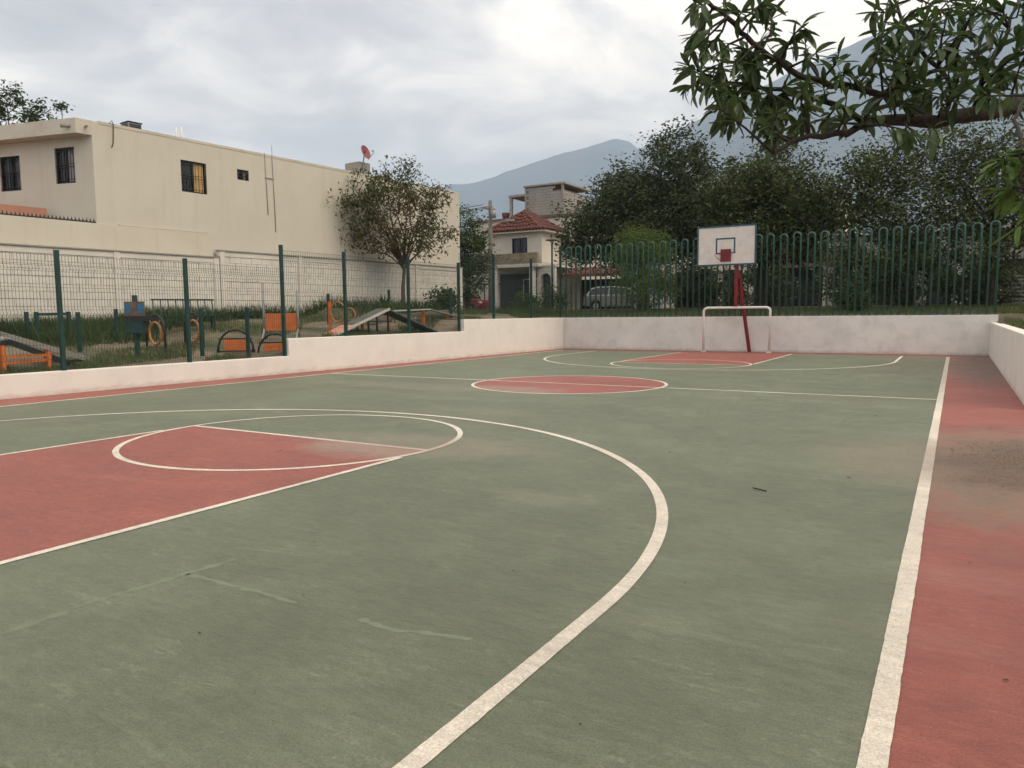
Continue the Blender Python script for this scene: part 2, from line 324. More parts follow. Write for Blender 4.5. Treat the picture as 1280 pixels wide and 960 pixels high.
def part(name, mb, mat, parent, label=None, kind=None, local=False):
    org = (0,0,0) if local else ORG[parent.name]
    o = link(bpy.data.objects.new(name, mesh_of(mb, org, name, mat))); o.parent = parent; ORG[o.name] = ORG[parent.name]
    if label: o['label'] = label
    if kind: o['kind'] = kind
    return o
def tag(o, label, cat, group=None):
    o['label'] = label; o['category'] = cat
    if group: o['group'] = group
    return o
def thing(name, label, cat, loc=(0,0,0), rotz=0, group=None):
    o = link(bpy.data.objects.new(name, None)); o.location = loc; o.rotation_euler = (0,0,rotz); o.empty_display_size = 0.2
    ORG[o.name] = tuple(loc); return tag(o, label, cat, group)
def single(name, mb, mat, label, cat, loc=(0,0,0), group=None):
    o = link(bpy.data.objects.new(name, mesh_of(mb, loc, name, mat))); o.location = loc; ORG[o.name] = tuple(loc)
    return tag(o, label, cat, group)
def struct(name, mb, mat):
    o = link(bpy.data.objects.new(name, mesh_of(mb, (0,0,0), name, mat))); o['kind'] = 'structure'; ORG[o.name] = (0,0,0); return o
def bevel(o, w_, seg=2):
    m_ = o.modifiers.new('bevel', 'BEVEL'); m_.width = w_; m_.segments = seg; m_.limit_method = 'ANGLE'; m_.angle_limit = R(40); return o
def np_mesh(name, V, F, mat, org=(0,0,0)):
    """fast mesh: V (n,3) array, F (m,k) array of equal-sized faces"""
    me = bpy.data.meshes.new(name); V = np.asarray(V, np.float32)-np.asarray(org, np.float32); F = np.asarray(F, np.int32); k = F.shape[1]
    me.vertices.add(len(V)); me.vertices.foreach_set('co', V.ravel()); me.loops.add(F.size); me.loops.foreach_set('vertex_index', F.ravel())
    me.polygons.add(len(F)); me.polygons.foreach_set('loop_start', np.arange(0, F.size, k, dtype=np.int32))
    me.polygons.foreach_set('loop_total', np.full(len(F), k, np.int32)); me.materials.append(MAT[mat]); me.update(calc_edges=True); me.validate(); return me

# ------------------------------------------------------------------ terrain
def wallx(y): return -7.3+(y+8)*(0.62/21)
def gz(x, y):
    g = float(np.interp(y, [-40,-14,-8,-0.6,0.4,6.3,7,13,20,34,60,2000], [.2,.25,.30,.36,.6,.76,1.1,1.2,1.42,1.5,1.6,4]))
    if y < 13.2 and x < wallx(y):
        d = wallx(y)-x; k = min(1, max(0, (d-0.3)/6.5)); g += k*float(np.interp(y, [-14,-2,6,16], [.5,.6,.6,.35]))
    elif y < 13.2 and x > 7.25: g = float(np.interp(y, [-30,-0.9,-0.55,13.2], [-0.03,-0.03,0.80,1.0]))
    return g
def build_ground():
    xs = [-6000,-2000,-600,-200,-90,-60,-45,-36,-30,-26,-22,-19,-17]+[-16+0.5*i for i in range(17)]+[('L',-0.14),('L',-0.05),-5,-2.5,0,2.5,5,7.2,7.3,8,9,10,12,14,17,20,25,32,45,70,150,500,2000,6000]
    ys = [-3000,-800,-200,-60,-40,-25,-18,-14]+[-13+0.5*i for i in range(24)]+[-0.9,-0.6,-0.5,0,0.4]+[1+0.5*i for i in range(24)]+[12.9,13.1,13.2,13.7,14.5,15.5,17,18.5,20,22,24,27,30,34,40,50,70,120,300,800,2000,6000]
    ys = sorted(set(ys)); V = []; F = []
    for y in ys:
        for i, x in enumerate(xs):
            inside = False
            yc = min(max(y, -14), 13.2)
            if isinstance(x, tuple): xx = wallx(yc)+x[1]; inside = x[1] > -0.1
            else: xx = x; inside = -6.6 < x < 7.25
            z = -0.05 if (inside and y < 13.15) else gz(xx, y)
            V.append((xx, y, z))
    n_ = len(xs)
    for j in range(len(ys)-1):
        for i in range(n_-1): F.append((j*n_+i, j*n_+i+1, (j+1)*n_+i+1, (j+1)*n_+i))
    me = np_mesh('ground', np.array(V), np.array(F), 'ground_soil'); o = link(bpy.data.objects.new('ground', me)); o['kind'] = 'structure'
build_ground()

# street beyond the green strip
mb = MB(); mb.box(-70, 40, 24.5, 31.2, 1.0, 1.475); struct('road', mb, 'asphalt')
mb = MB(); mb.box(-70, 40, 31.2, 33.4, 1.0, 1.60); mb.box(-70, 40, 24.2, 24.5, 1.0, 1.58); struct('pavement', mb, 'pavement')
mb = MB(); mb.box(7.9, 9.4, 2, 22, 0.7, 1.06); struct('path', mb, 'pavement')

# ------------------------------------------------------------------ mountains
def mountain(name, prof, dist, seed, depth):
    rr = np.random.default_rng(seed); az = np.linspace(prof[0][0], prof[-1][0], 220)
    el = np.interp(az, [p[0] for p in prof], [p[1] for p in prof])
    jit = np.zeros_like(az)
    for o_ in range(5):
        k = 12*2**o_; jit += np.interp(az, np.linspace(az[0], az[-1], k), rr.normal(0, 1, k))*0.16/2**o_
    el = el+jit*np.clip(el/6, 0, 1)
    rows = 26; V = []
    for j in range(rows):
        f = j/(rows-1)                      # 0 foot towards the viewer, ~0.6 ridge, 1 back foot
        for i, a in enumerate(az):
            top = math.tan(R(el[i]))*dist
            gul = math.sin(a*.45+seed)*0.5+math.sin(a*.9+2.1*seed)*0.3+math.sin(a*1.9+seed)*0.2
            if f < 0.6: g = f/0.6; h = top*(g**1.25); d = dist-depth*(1-g)+gul*depth*0.10*math.sin(math.pi*g)
            else: g = (f-0.6)/0.4; h = top*(1-g**1.2); d = dist+depth*0.8*g
            V.append((CAM.x+math.sin(R(a))*d, CAM.y+math.cos(R(a))*d, 1.3+h-(60 if j in (0, rows-1) else 0)))
    n_ = len(az); F = [(j*n_+i, j*n_+i+1, (j+1)*n_+i+1, (j+1)*n_+i) for j in range(rows-1) for i in range(n_-1)]
    me = np_mesh(name, np.array(V), np.array(F), 'mountain_rock'); me.polygons.foreach_set('use_smooth', [True]*len(me.polygons))
    o = link(bpy.data.objects.new(name, me)); o['kind'] = 'structure'
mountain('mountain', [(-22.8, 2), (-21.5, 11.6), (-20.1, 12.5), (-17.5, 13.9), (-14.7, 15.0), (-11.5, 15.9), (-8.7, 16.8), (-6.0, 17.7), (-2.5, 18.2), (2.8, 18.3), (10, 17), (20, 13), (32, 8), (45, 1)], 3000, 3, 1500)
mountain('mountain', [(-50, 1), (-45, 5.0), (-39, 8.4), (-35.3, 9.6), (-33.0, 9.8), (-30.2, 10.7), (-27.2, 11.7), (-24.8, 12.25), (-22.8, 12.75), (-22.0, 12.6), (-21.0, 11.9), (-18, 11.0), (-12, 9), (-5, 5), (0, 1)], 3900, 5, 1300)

# ------------------------------------------------------------------ court floor and markings
HW, YB, KX, RL, RC = 6.13, 11.9, 0.11, 1.78, 1.82
FTN, FTF, Y3N, Y3F, R3 = -6.90, 6.31, -9.69, 9.10, 4.855
floor = MB(); floor.add([(wallx(-16)-0.05,-16,0),(7.7,-16,0),(7.7,-0.62,0),(7.2,-0.62,0),(7.2,13.1,0),(wallx(13.1)-0.05,13.1,0)], [(0,1,2,3,4,5)])
floor = struct('court_floor', floor, 'red_paint')
def jag(a, b, amp, step=0.05):
    """slightly uneven hand-painted edge between a and b"""
    a, b = np.array(a, float), np.array(b, float); n_ = max(2, int(np.linalg.norm(b-a)/step)); d = (b-a)/np.linalg.norm(b-a); nn = np.array([-d[1], d[0]])
    g_ = np.arange(0, n_+12, 11); off = rng.normal(0, amp, n_+1)*0.6+np.interp(np.arange(n_+1), g_, rng.normal(0, amp*.7, len(g_)))
    off *= np.clip(np.minimum(np.arange(n_+1), n_-np.arange(n_+1))/4, 0, 1)
    return [tuple(a+(b-a)*k/n_+nn*off[k]) for k in range(n_+1)]
def strip(mb, left, right, z):
    n_ = min(len(left), len(right)); vs = [(p[0],p[1],z) for p in left[:n_]]+[(p[0],p[1],z) for p in right[:n_]]
    return mb.add(vs, [(i, n_+i, n_+i+1, i+1) for i in range(n_-1)])
def line(name, a, b, w_, z, mat='line_paint'):
    a, b = np.array(a, float), np.array(b, float); d = (b-a)/np.linalg.norm(b-a); nn = np.array([-d[1], d[0]])*w_/2
    return struct(name, strip(MB(), jag(a+nn, b+nn, 0.0016), jag(a-nn, b-nn, 0.0016), z), mat)
def arcline(name, c_, r_, a0, a1, w_, z, tails=()):
    n_ = max(40, int(abs(a1-a0)*r_/0.08)); L_, R_ = [], []
    pts = [(c_[0]+math.cos(a)*1.0, a) for a in ()]
    ang = np.linspace(a0, a1, n_+1)
    j1 = np.interp(np.arange(n_+1), np.arange(0, n_+10, 6), rng.normal(0, .004, len(np.arange(0, n_+10, 6)))); j1 = j1*.6*np.clip(np.minimum(np.arange(n_+1), n_-np.arange(n_+1))/8, 0, 1); j2 = np.roll(j1, 5)*np.clip(np.minimum(np.arange(n_+1), n_-np.arange(n_+1))/8, 0, 1)
    for i, a in enumerate(ang):
        ro, ri = r_+w_/2+j1[i], r_-w_/2+j2[i]
        L_.append((c_[0]+math.cos(a)*ro, c_[1]+math.sin(a)*ro)); R_.append((c_[0]+math.cos(a)*ri, c_[1]+math.sin(a)*ri))
    return struct(name, strip(MB(), R_, L_, z), 'line_paint')
Z1, Z2, Z3 = 0.0016, 0.0032, 0.0048
poly = jag((-HW,-YB),(HW,-YB),.004)+jag((HW,-YB),(HW,YB),.004)+jag((HW,YB),(-HW,YB),.02)+jag((-HW,YB),(-HW,-YB),.004)
struct('green_court_surface', MB().sheet(poly, Z1), 'green_paint')
struct('red_key_area', MB().sheet([(KX-RL,-YB+0.02),(KX+RL,-YB+0.02),(KX+RL,FTN),(KX-RL,FTN)], Z2), 'red_paint')
struct('red_key_area', MB().sheet([(KX-RL,FTF),(KX+RL,FTF),(KX+RL,YB-0.02),(KX-RL,YB-0.02)], Z2), 'red_paint')
struct('red_centre_circle', MB().sheet([(RC*math.cos(a), RC*math.sin(a)) for a in np.linspace(0, 2*math.pi, 80, endpoint=False)], Z2), 'red_paint')
line('sideline', (HW,-13.2), (HW,YB), 0.082, Z3); line('sideline', (-HW,-13.2), (-HW,YB), 0.07, Z3)
line('half_line', (-HW+.035,0), (-RC-.03,0), 0.07, Z3); line('half_line', (RC+.03,0), (HW-.041,0), 0.07, Z3); line('half_line', (-RC+.03,0), (RC-.03,0), 0.06, Z3)
arcline('centre_circle', (0,0), RC, 0, 2*math.pi, 0.06, Z3)
for (yf, sgn) in ((FTN, -1), (FTF, 1)):
    arcline('free_throw_circle', (KX,yf), RL, 0, 2*math.pi, 0.06, Z3)
    line('free_throw_line', (KX-RL+.03,yf), (KX+RL-.03,yf), 0.06, Z3)
    line('lane_line', (KX+RL,yf+sgn*0.42), (KX+RL,sgn*(YB-.01)), 0.06, Z3+0.0012); line('lane_line', (KX-RL,yf+sgn*0.42), (KX-RL,sgn*(YB-.01)), 0.06, Z3+0.0012)
arcline('three_point_line', (KX,Y3N), R3, 0, math.pi, 0.075, Z3); line('three_point_line', (KX+R3,Y3N), (KX+R3,-YB), 0.075, Z3); line('three_point_line', (KX-R3,Y3N), (KX-R3,-YB), 0.075, Z3)
arcline('three_point_line', (KX,Y3F), R3, math.pi, 2*math.pi, 0.07, Z3); line('three_point_line', (KX+R3,Y3F), (KX+R3,YB-.1), 0.07, Z3); line('three_point_line', (KX-R3,Y3F), (KX-R3,YB-.1), 0.07, Z3)
def seam(pts, w_):
    mb = MB(); Lf, Rf = [], []
    for (a, b_) in zip(pts[:-1], pts[1:]):
        a, b_ = np.array(a), np.array(b_); d = (b_-a)/np.linalg.norm(b_-a); nn = np.array([-d[1], d[0]]); k = max(3, int(np.linalg.norm(b_-a)/0.03))
        for i in range(k):
            p = a+(b_-a)*i/k+rng.normal(0, .004, 2); ww = w_*(0.15+rng.random()**1.5*1.0)/2; Lf.append(tuple(p+nn*ww)); Rf.append(tuple(p-nn*ww))
    struct('filled_crack', strip(mb, Lf, Rf, Z1+0.0008), 'seam_filler')
seam([(2.86,-11.7),(2.9,-11.19),(2.88,-10.77),(2.93,-10.32),(2.95,-10.0)], 0.06)
seam([(2.93,-10.32),(3.49,-10.31),(3.75,-10.33)], 0.045); seam([(4.1,-10.32),(4.3,-10.33),(4.67,-10.23)], 0.05)
# ------------------------------------------------------------------ court walls
def wallpoly(mb, pts, tx):
    return mb.extrude(pts, tx)
pts = []
for (y, z) in [(-16,-.05),(13.25,-.05),(13.25,1.19),(6.62,1.19),(6.56,1.19),(6.56,.815),(-.38,.815),(-.38,.405),(-16,.405)]:
    pts.append((wallx(y), y, z))
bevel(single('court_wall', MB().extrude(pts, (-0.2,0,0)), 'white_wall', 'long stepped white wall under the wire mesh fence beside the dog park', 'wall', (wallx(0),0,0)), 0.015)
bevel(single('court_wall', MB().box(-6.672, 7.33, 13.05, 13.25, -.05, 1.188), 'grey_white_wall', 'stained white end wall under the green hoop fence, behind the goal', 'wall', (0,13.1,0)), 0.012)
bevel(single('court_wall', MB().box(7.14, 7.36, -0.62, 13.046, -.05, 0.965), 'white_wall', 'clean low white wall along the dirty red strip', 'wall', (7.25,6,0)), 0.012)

# ------------------------------------------------------------------ wire mesh fence on the long wall
def fence_section(label, posts, ztop, zb, zmesh):
    y0 = posts[0][0]; root = thing('mesh_fence', label, 'fence', (wallx(y0)-0.1, y0, zb), 0, 'wire mesh fences along the dog park')
    for (y, pb, pt) in posts:
        x = wallx(y)-0.1; h = 0.034
        p = part('post', MB().box(x-h, x+h, y-h, y+h, pb-0.1, pt), 'green_metal', root)
        part('post_cap', MB().box(x-h-.004, x+h+.004, y-h-.004, y+h+.004, pt+.001, pt+.012), 'green_metal', p)
    ys_ = [p[0] for p in posts]
    return root, ys_
def mesh_panel(root, ya, yb, z0, z1):
    V, F = [], []
    def wire(a, b, r_):
        a, b = np.array(a), np.array(b); d = b-a
        if abs(d[2]) > 0.5*np.linalg.norm(d): ax, ay = np.array((1,0,0.)), np.array((0,1,0.))
        else: ax, ay = np.array((1,0,0.)), np.array((0,0,1.))
        o = len(V)
        for p in (a, b):
            for k in range(4): an = math.pi/2*k+0.78; V.append(p+(ax*math.cos(an)+ay*math.sin(an))*r_)
        for k in range(4): F.append((o+k, o+(k+1)%4, o+4+(k+1)%4, o+4+k))
    ya += 0.034; yb -= 0.034; n_ = int((yb-ya)/0.055)
    folds = [0.12, 0.5, 0.88]
    def fx(z):
        k = (z-z0)/(z1-z0); return 0.035*max(0, max(1-abs(k-f)/0.022 for f in folds))
    for i in range(n_+1):
        y = ya+(yb-ya)*i/n_; x = wallx(y)-0.1; zs_ = [z0]+[z0+(z1-z0)*(f+o_) for f in folds for o_ in (-.024, 0, .024)]+[z1]
        for a, b in zip(zs_[:-1], zs_[1:]): wire((x+fx(a), y, a), (x+fx(b), y, b), 0.0029)
    hz_ = list(np.arange(z0+0.05, z1, 0.2))
    hz_ = [h for h in hz_ if all(abs((h-z0)/(z1-z0)-f) > 0.035 for f in folds)]+[z0+(z1-z0)*(f+o_) for f in folds for o_ in (-.024, .024)]+[z1-0.01]
    for h in hz_: wire((wallx(ya)-0.1+.005, ya, h), (wallx(yb)-0.1+.005, yb, h), 0.0034)
    o = link(bpy.data.objects.new('wire_mesh', np_mesh('wire_mesh', np.array(V), np.array(F), 'wire_green', ORG[root.name]))); o.parent = root; o['kind'] = 'stuff'
secs = [('low green wire fence on the lowest wall step beside the grey ramp', [(-10.35,.4,2.51),(-7.87,.4,2.51),(-5.38,.4,2.51),(-2.89,.4,2.51)], .42, 2.44),
        ('green wire fence on the middle wall step in front of the leafy tree', [(-.42,.4,2.96),(1.58,.8,2.93),(4.06,.8,2.93),(6.44,.8,2.92)], .84, 2.86),
        ('green wire fence on the highest wall step in front of the tiled house', [(8.38,1.19,3.3),(10.8,1.19,3.3),(12.98,1.19,3.88)], 1.24, 3.22)]
prev = None
for lab, posts, zb, zt in secs:
    root, ys_ = fence_section(lab, posts, zt, zb, zt)
    if prev is not None: mesh_panel(root, prev+0.0, ys_[0], *( (.44, 2.44) if zb > .8 and zb < 1 else (1.24, 3.22)))
    for a, b in zip(ys_[:-1], ys_[1:]): mesh_panel(root, a, b, zb, zt)
    prev = ys_[-1]

# ------------------------------------------------------------------ hooped tube fence on the end wall
hf = thing('tube_fence', 'tall green fence of upright hooped tubes on the end wall', 'fence', (0.3,13.15,1.19))
pts = [(-.105,0,-.05)]+[(-.105,0,2.57)]+[(-.105*math.cos(a),0,2.57+.105*math.sin(a)) for a in np.linspace(0.25, math.pi-0.25, 9)]+[(.105,0,2.57),(.105,0,-.05)]
hm = mesh_of(MB().tube(pts, 0.031, 10), (0,0,0), 'hoop', 'hoop_green')
for i in range(34):
    o = link(bpy.data.objects.new('hoop', hm)); o.parent = hf; o.location = (-6.52+0.4139*i-0.3, float(rng.normal(0,.006)), float(rng.normal(0,.012))); o.rotation_euler = (float(rng.normal(0,.006)), float(rng.normal(0,.006)), float(rng.normal(0,.05)))
part('bottom_rail', MB().box(-6.62, 7.24, 13.14, 13.16, 1.245, 1.27), 'hoop_green', hf)

# ------------------------------------------------------------------ goal and hoop
g = thing('football_goal', 'small white tubular goal frame against the end wall', 'goal', (0.03,12.4,0))
arcp = lambda cx_, cz_, a0, a1: [(cx_+.14*math.cos(a), 12.4, cz_+.14*math.sin(a)) for a in np.linspace(a0, a1, 7)]
part('frame', MB().tube([(-1.05,12.38,0),(-1.06,12.4,1.34)]+arcp(-.92,1.345,math.pi,math.pi/2)+arcp(.975,1.34,math.pi/2,0)+[(1.11,12.4,1.33),(1.09,12.42,0)], 0.040, 12), 'white_metal', g)
for x in (-1.05, 1.09): part('base_plate', MB().box(x-.065, x+.065, 12.34, 12.46, 0.0, 0.03), 'white_metal', g)
b_ = thing('basketball_hoop', 'white backboard on a red post rising from the goal crossbar', 'hoop', (0.03,12.45,0))
part('post', MB().box(-0.045, 0.065, 12.36, 12.47, 1.525, 3.35), 'red_metal', b_)
part('brace', MB().bar((0.36,12.9,0.0), (0.06,12.46,2.62), 0.085, 0.085), 'red_metal', b_)
part('brace_bracket', MB().box(0.066, 0.12, 12.36, 12.5, 2.42, 2.62), 'red_metal', b_)
bb = bevel(part('backboard', MB().box(-1.27, 0.635, 12.30, 12.335, 2.885, 4.155), 'board_white', b_), .004)
bl = MB(); X0, X1, Za, Zb, T = -1.285, 0.65, 2.87, 4.17, 0.05
bl.box(X0, X1, 12.285, 12.345, Za, Za+T); bl.box(X0, X1, 12.285, 12.345, Zb-T, Zb); bl.box(X0, X0+T, 12.285, 12.345, Za+T, Zb-T); bl.box(X1-T, X1, 12.285, 12.345, Za+T, Zb-T)
part('border', bl, 'board_blue', bb)
bl = MB(); X0, X1, Za, Zb, T = -0.66, -0.02, 3.26, 3.77, 0.048
bl.box(X0, X1, 12.293, 12.2995, Zb-T, Zb); bl.box(X0, X0+T, 12.293, 12.2995, Za, Zb-T); bl.box(X1-T, X1, 12.293, 12.2995, Za, Zb-T); bl.box(X0, -.5, 12.293, 12.2995, Za, Za+.03); bl.box(-.15, X1, 12.293, 12.2995, Za, Za+.03)
part('target_square', bl, 'board_blue', bb)
rp = bevel(part('rim_plate', MB().box(-.49, -.15, 12.25, 12.29, 3.0, 3.40), 'red_metal', b_), .006)
part('bent_rim', MB().tube([(-.44,12.24,3.24),(-.60,12.20,3.25),(-.665,12.18,3.22),(-.60,12.19,3.13),(-.47,12.23,3.03)], 0.010, 6), 'red_metal', rp)
part('plate_rib', MB().box(-.49, -.15, 12.235, 12.2495, 3.255, 3.28), 'red_metal', rp)

# ------------------------------------------------------------------ cream house beside the dog park  (local frame: x towards the court, y along its long wall)
H0 = (-15.0,-5.0,0.0); HR = R(-5)
def loc2w(x, y, z=0): 
    c_, s_ = math.cos(HR), math.sin(HR); return (H0[0]+c_*x-s_*y, H0[1]+s_*x+c_*y, z)
def lpart(name, mb, mat, parent, **k): return part(name, mb, mat, parent, local=True, **k)
hs = thing('house', 'cream two storey house with a long blank side wall and barred windows', 'house', H0, HR)
mb = MB(); mb.holed((0,0,0), (0,1,0), (1,0,0), 4.7, 20.65, 0.5, 6.8, [(7.3,8.16,5.2,6.16),(9.27,9.71,5.83,6.17)], 0.14)
e = (-.947,-.322); nf_ = (.322,-.947); LF = 8.0
mb.holed((0,4.7,0), (e[0],e[1],0), (nf_[0],nf_[1],0), 0, LF, 0.5, 6.4, [(.66,1.37,5.15,6.14),(2.67,3.45,5.05,6.04)], 0.14)
fl = (e[0]*LF, 4.7+e[1]*LF)
mb.add([(fl[0],fl[1],.5),(-9,20.65,.5),(-9,20.65,6.8),(fl[0],fl[1],6.8)], [(0,1,2,3)]); mb.add([(-9,20.65,.5),(0,20.65,.5),(0,20.65,6.8),(-9,20.65,6.8)], [(0,1,2,3)])
lpart('wall', mb, 'cream_wall', hs)
rf = lpart('roof', MB().prism([(-.02,4.72),(-.02,20.6),(-8.98,20.6),(fl[0],fl[1]+.1)], 6.45, 6.62), 'slab_cream', hs)
ov = 0.42; c0 = (nf_[0]*ov, 4.7+nf_[1]*ov)
A_ = (0.002+.0, 4.7); B_ = (-.02, 4.7-ov*1.0)
lpart('eave_slab', MB().prism([(0.003,4.72),(0.003,4.7-ov),(e[0]*LF+nf_[0]*ov,4.7+e[1]*LF+nf_[1]*ov),(e[0]*LF,4.7+e[1]*LF+.02)], 6.402, 6.80), 'slab_cream', hs)
lpart('parapet', MB().box(-.16, .012, 4.9, 20.64, 6.75, 6.83), 'slab_cream', hs)
lpart('waterspout', MB().tube([(.0,4.55,6.62),(.28,4.5,6.60)], .035, 8), 'slab_cream', hs)
lpart('waterspout', MB().tube([(-.15,4.4,6.62),(-.25,4.0,6.56)], .045, 8), 'grey_concrete', hs)
def window(org, ud, nd, u0, u1, z0, z1, parent, cur=None, nb=5, split=True):
    org, ud, nd = Vector((*org,0)), Vector((*ud,0)), Vector((*nd,0)); P = lambda u, z, d=0: org+ud*u+Vector((0,0,z))-nd*d
    f = 0.045; mb = MB()
    def fr(a, b_, c_, d_): mb.obox((P(a,c_,.08)+P(b_,d_,.08))/2, ud*abs(b_-a)/2, nd*.03, Vector((0,0,abs(d_-c_)/2)))
    fr(u0,u0+f,z0,z1); fr(u1-f,u1,z0,z1); fr(u0+f,u1-f,z0,z0+f); fr(u0+f,u1-f,z1-f,z1); um = (u0+u1)/2
    if split: fr(um-f/2,um+f/2,z0+f,z1-f)
    w_ = lpart('window', mb, 'dark_metal', parent)
    lpart('pane', MB().obox((P(u0,z0,.10)+P(u1,z1,.10))/2, ud*(u1-u0)/2, nd*.006, Vector((0,0,(z1-z0)/2))), 'glass_dark', w_)
    if cur:
        lpart('curtain', MB().obox((P(cur[0],z0,.088)+P(cur[1],z1,.088))/2, ud*(cur[1]-cur[0]-.02)/2, nd*.003, Vector((0,0,(z1-z0)/2-f))), cur[2], w_)
    for k in range(nb):
        u = u0+(u1-u0)*(k+.5)/nb; lpart('bar', MB().tube([P(u,z0,.01),P(u,z1,.01)], .009, 6), 'bar_black', w_)
    for z in (z0+.1, (z0+z1)/2-.04, (z0+z1)/2+.04, z1-.1): lpart('bar', MB().tube([P(u0,z,.012),P(u1,z,.012)], .009, 6), 'bar_black', w_)
    return w_
window((0,0), (0,1), (1,0), 7.3, 8.16, 5.2, 6.16, hs, (7.75,8.1,'curtain'), 8)
window((0,0), (0,1), (1,0), 9.27, 9.71, 5.83, 6.17, hs, (9.5,9.65,'curtain_grey'), 3)
window((0,4.7), e, nf_, .66, 1.37, 5.15, 6.14, hs, (.70,.98,'curtain_grey'), 7)
window((0,4.7), e, nf_, 2.67, 3.45, 5.05, 6.04, hs, (2.70,2.85,'curtain_grey'), 7)
for (y, z0, z1) in ((10.35,4.8,6.86),(10.64,4.24,7.15)): lpart('conduit', MB().tube([(.025,y,z1),(.025,y+.05,z0)], .012, 6), 'galvanised', hs)
lpart('conduit_clamp', MB().box(.004,.03,10.33,10.70,6.02,6.05), 'galvanised', hs)
lpart('hanging_cable', MB().tube([(.02,5.20,6.82),(.05,5.25,6.90),(.03,5.3,6.8),(.03,5.27,6.3),(.03,5.22,6.15)], .012, 6), 'dark_metal', hs)
lpart('ledge', MB().box(.003,.03,5.3,8.1,3.985,4.02), 'slab_cream', hs)
# things on its roof
ac = thing('air_conditioner', 'dark air conditioner unit on the cream house roof', 'air conditioner', loc2w(-.7,6.2,6.70), HR)
bevel(lpart('casing', MB().box(-.22,.22,-.2,.2,.02,.40), 'galvanised', ac), .02)
for s_ in range(5): lpart('louvre', MB().box(.225,.24,-.17,.17,.08+.06*s_,.12+.06*s_), 'dark_metal', ac)
lpart('side_grille', MB().box(-.18,.18,-.22,-.205,.06,.36), 'dark_metal', ac); lpart('top_cover', MB().box(-.24,.24,-.22,.22,.401,.43), 'dark_metal', ac)
for (y, l_) in ((7.5,.52),(7.68,.55)):
    single('vent_pipe', MB().tube([loc2w(-.5,y,6.6),loc2w(-.5,y,6.72+l_)], .03, 8), 'white_metal', 'thin pale vent pipe standing on the cream house roof edge', 'vent pipe', loc2w(-1,y,6.62), 'vent pipes on the cream house roof')
single('roof_cubicle', MB().prism([loc2w(-.6,15.2)[:2],loc2w(-.6,15.8)[:2],loc2w(-1.4,15.8)[:2],loc2w(-1.4,15.2)[:2]], 6.5, 7.42), 'grey_concrete', 'small grey concrete box on the roof below the red dish', 'roof box', loc2w(-1.3,15.6,6.62))
ds = thing('satellite_dish', 'red satellite dish on the cream house roof beside the tree', 'satellite dish', loc2w(-.62,15.35,7.0))
dc = Vector(loc2w(-.5,15.45,7.78)); ax = Vector((.95,.02,.32)).normalized(); xa = ax.cross(Vector((0,0,1))).normalized(); ya_ = xa.cross(ax)
mb = MB(); rings = []
for k in range(5):
    rr_ = .04+.22*k/4; ring = [dc+(xa*math.cos(a)*rr_+ya_*math.sin(a)*rr_*1.12)+ax*(rr_*rr_*.75) for a in np.linspace(0,2*math.pi,18,endpoint=False)]; rings += ring
mb.add(rings, [(k*18+i,k*18+(i+1)%18,(k+1)*18+(i+1)%18,(k+1)*18+i) for k in range(4) for i in range(18)]+[tuple(range(18))], True)
part('reflector', mb, 'dish_red', ds); fo = dc+ax*.42-ya_*.12
part('feed_arm', MB().tube([dc-ya_*.33+ax*.06, fo-ya_*.06, fo], .012, 6), 'galvanised', ds); part('feed_horn', MB().tube([fo, fo-ax*.07+ya_*.03], .03, 8), 'grey_concrete', ds)
part('mast', MB().tube([loc2w(-.62,15.35,6.9),dc-ax*.03], .025, 8), 'galvanised', ds)

# patio wall in line with the house, pink slab behind it
pw = thing('patio_wall', 'cream patio wall with a dark spiked top in front of the house', 'wall', loc2w(0,0,0), HR)
bevel(lpart('wall', MB().box(-.2,-.004,-9,4.696,0,3.99), 'patio_cream', pw), .01)
lpart('spike_strip', MB().box(-.15,-.03,-4.5,4.69,3.992,4.03), 'dark_metal', pw)
lpart('wall_end', MB().box(.004,.06,-9,8.24,0,3.975), 'patio_cream', pw)
for k in range(96):
    y = -4.4+.0985*k; lpart('spike', MB().add([(-.12,y-.03,3.99),(-.06,y-.03,3.99),(-.06,y+.03,3.99),(-.12,y+.03,3.99),(-.09,y,4.13)], [(0,1,4),(1,2,4),(2,3,4),(3,0,4)]), 'dark_metal', pw)
single('patio_roof_slab', MB().prism([loc2w(-1.2,1.0)[:2],loc2w(-1.2,3.92)[:2],loc2w(-2.2,3.6)[:2],loc2w(-4,2.6)[:2],loc2w(-4,1)[:2]], 3.9, 4.42), 'pink_slab', 'pink painted slab edge behind the spiked patio wall', 'roof slab', loc2w(-2.5,2,3.9))
single('patio_roof_slab', MB().prism([loc2w(-.3,3.2)[:2],loc2w(-.3,4.68)[:2],loc2w(-1.6,4.1)[:2],loc2w(-1.6,2.9)[:2]], 3.9, 4.08), 'grey_concrete', 'grey slab under the house corner behind the spiked wall', 'roof slab', loc2w(-1,3.8,3.9))

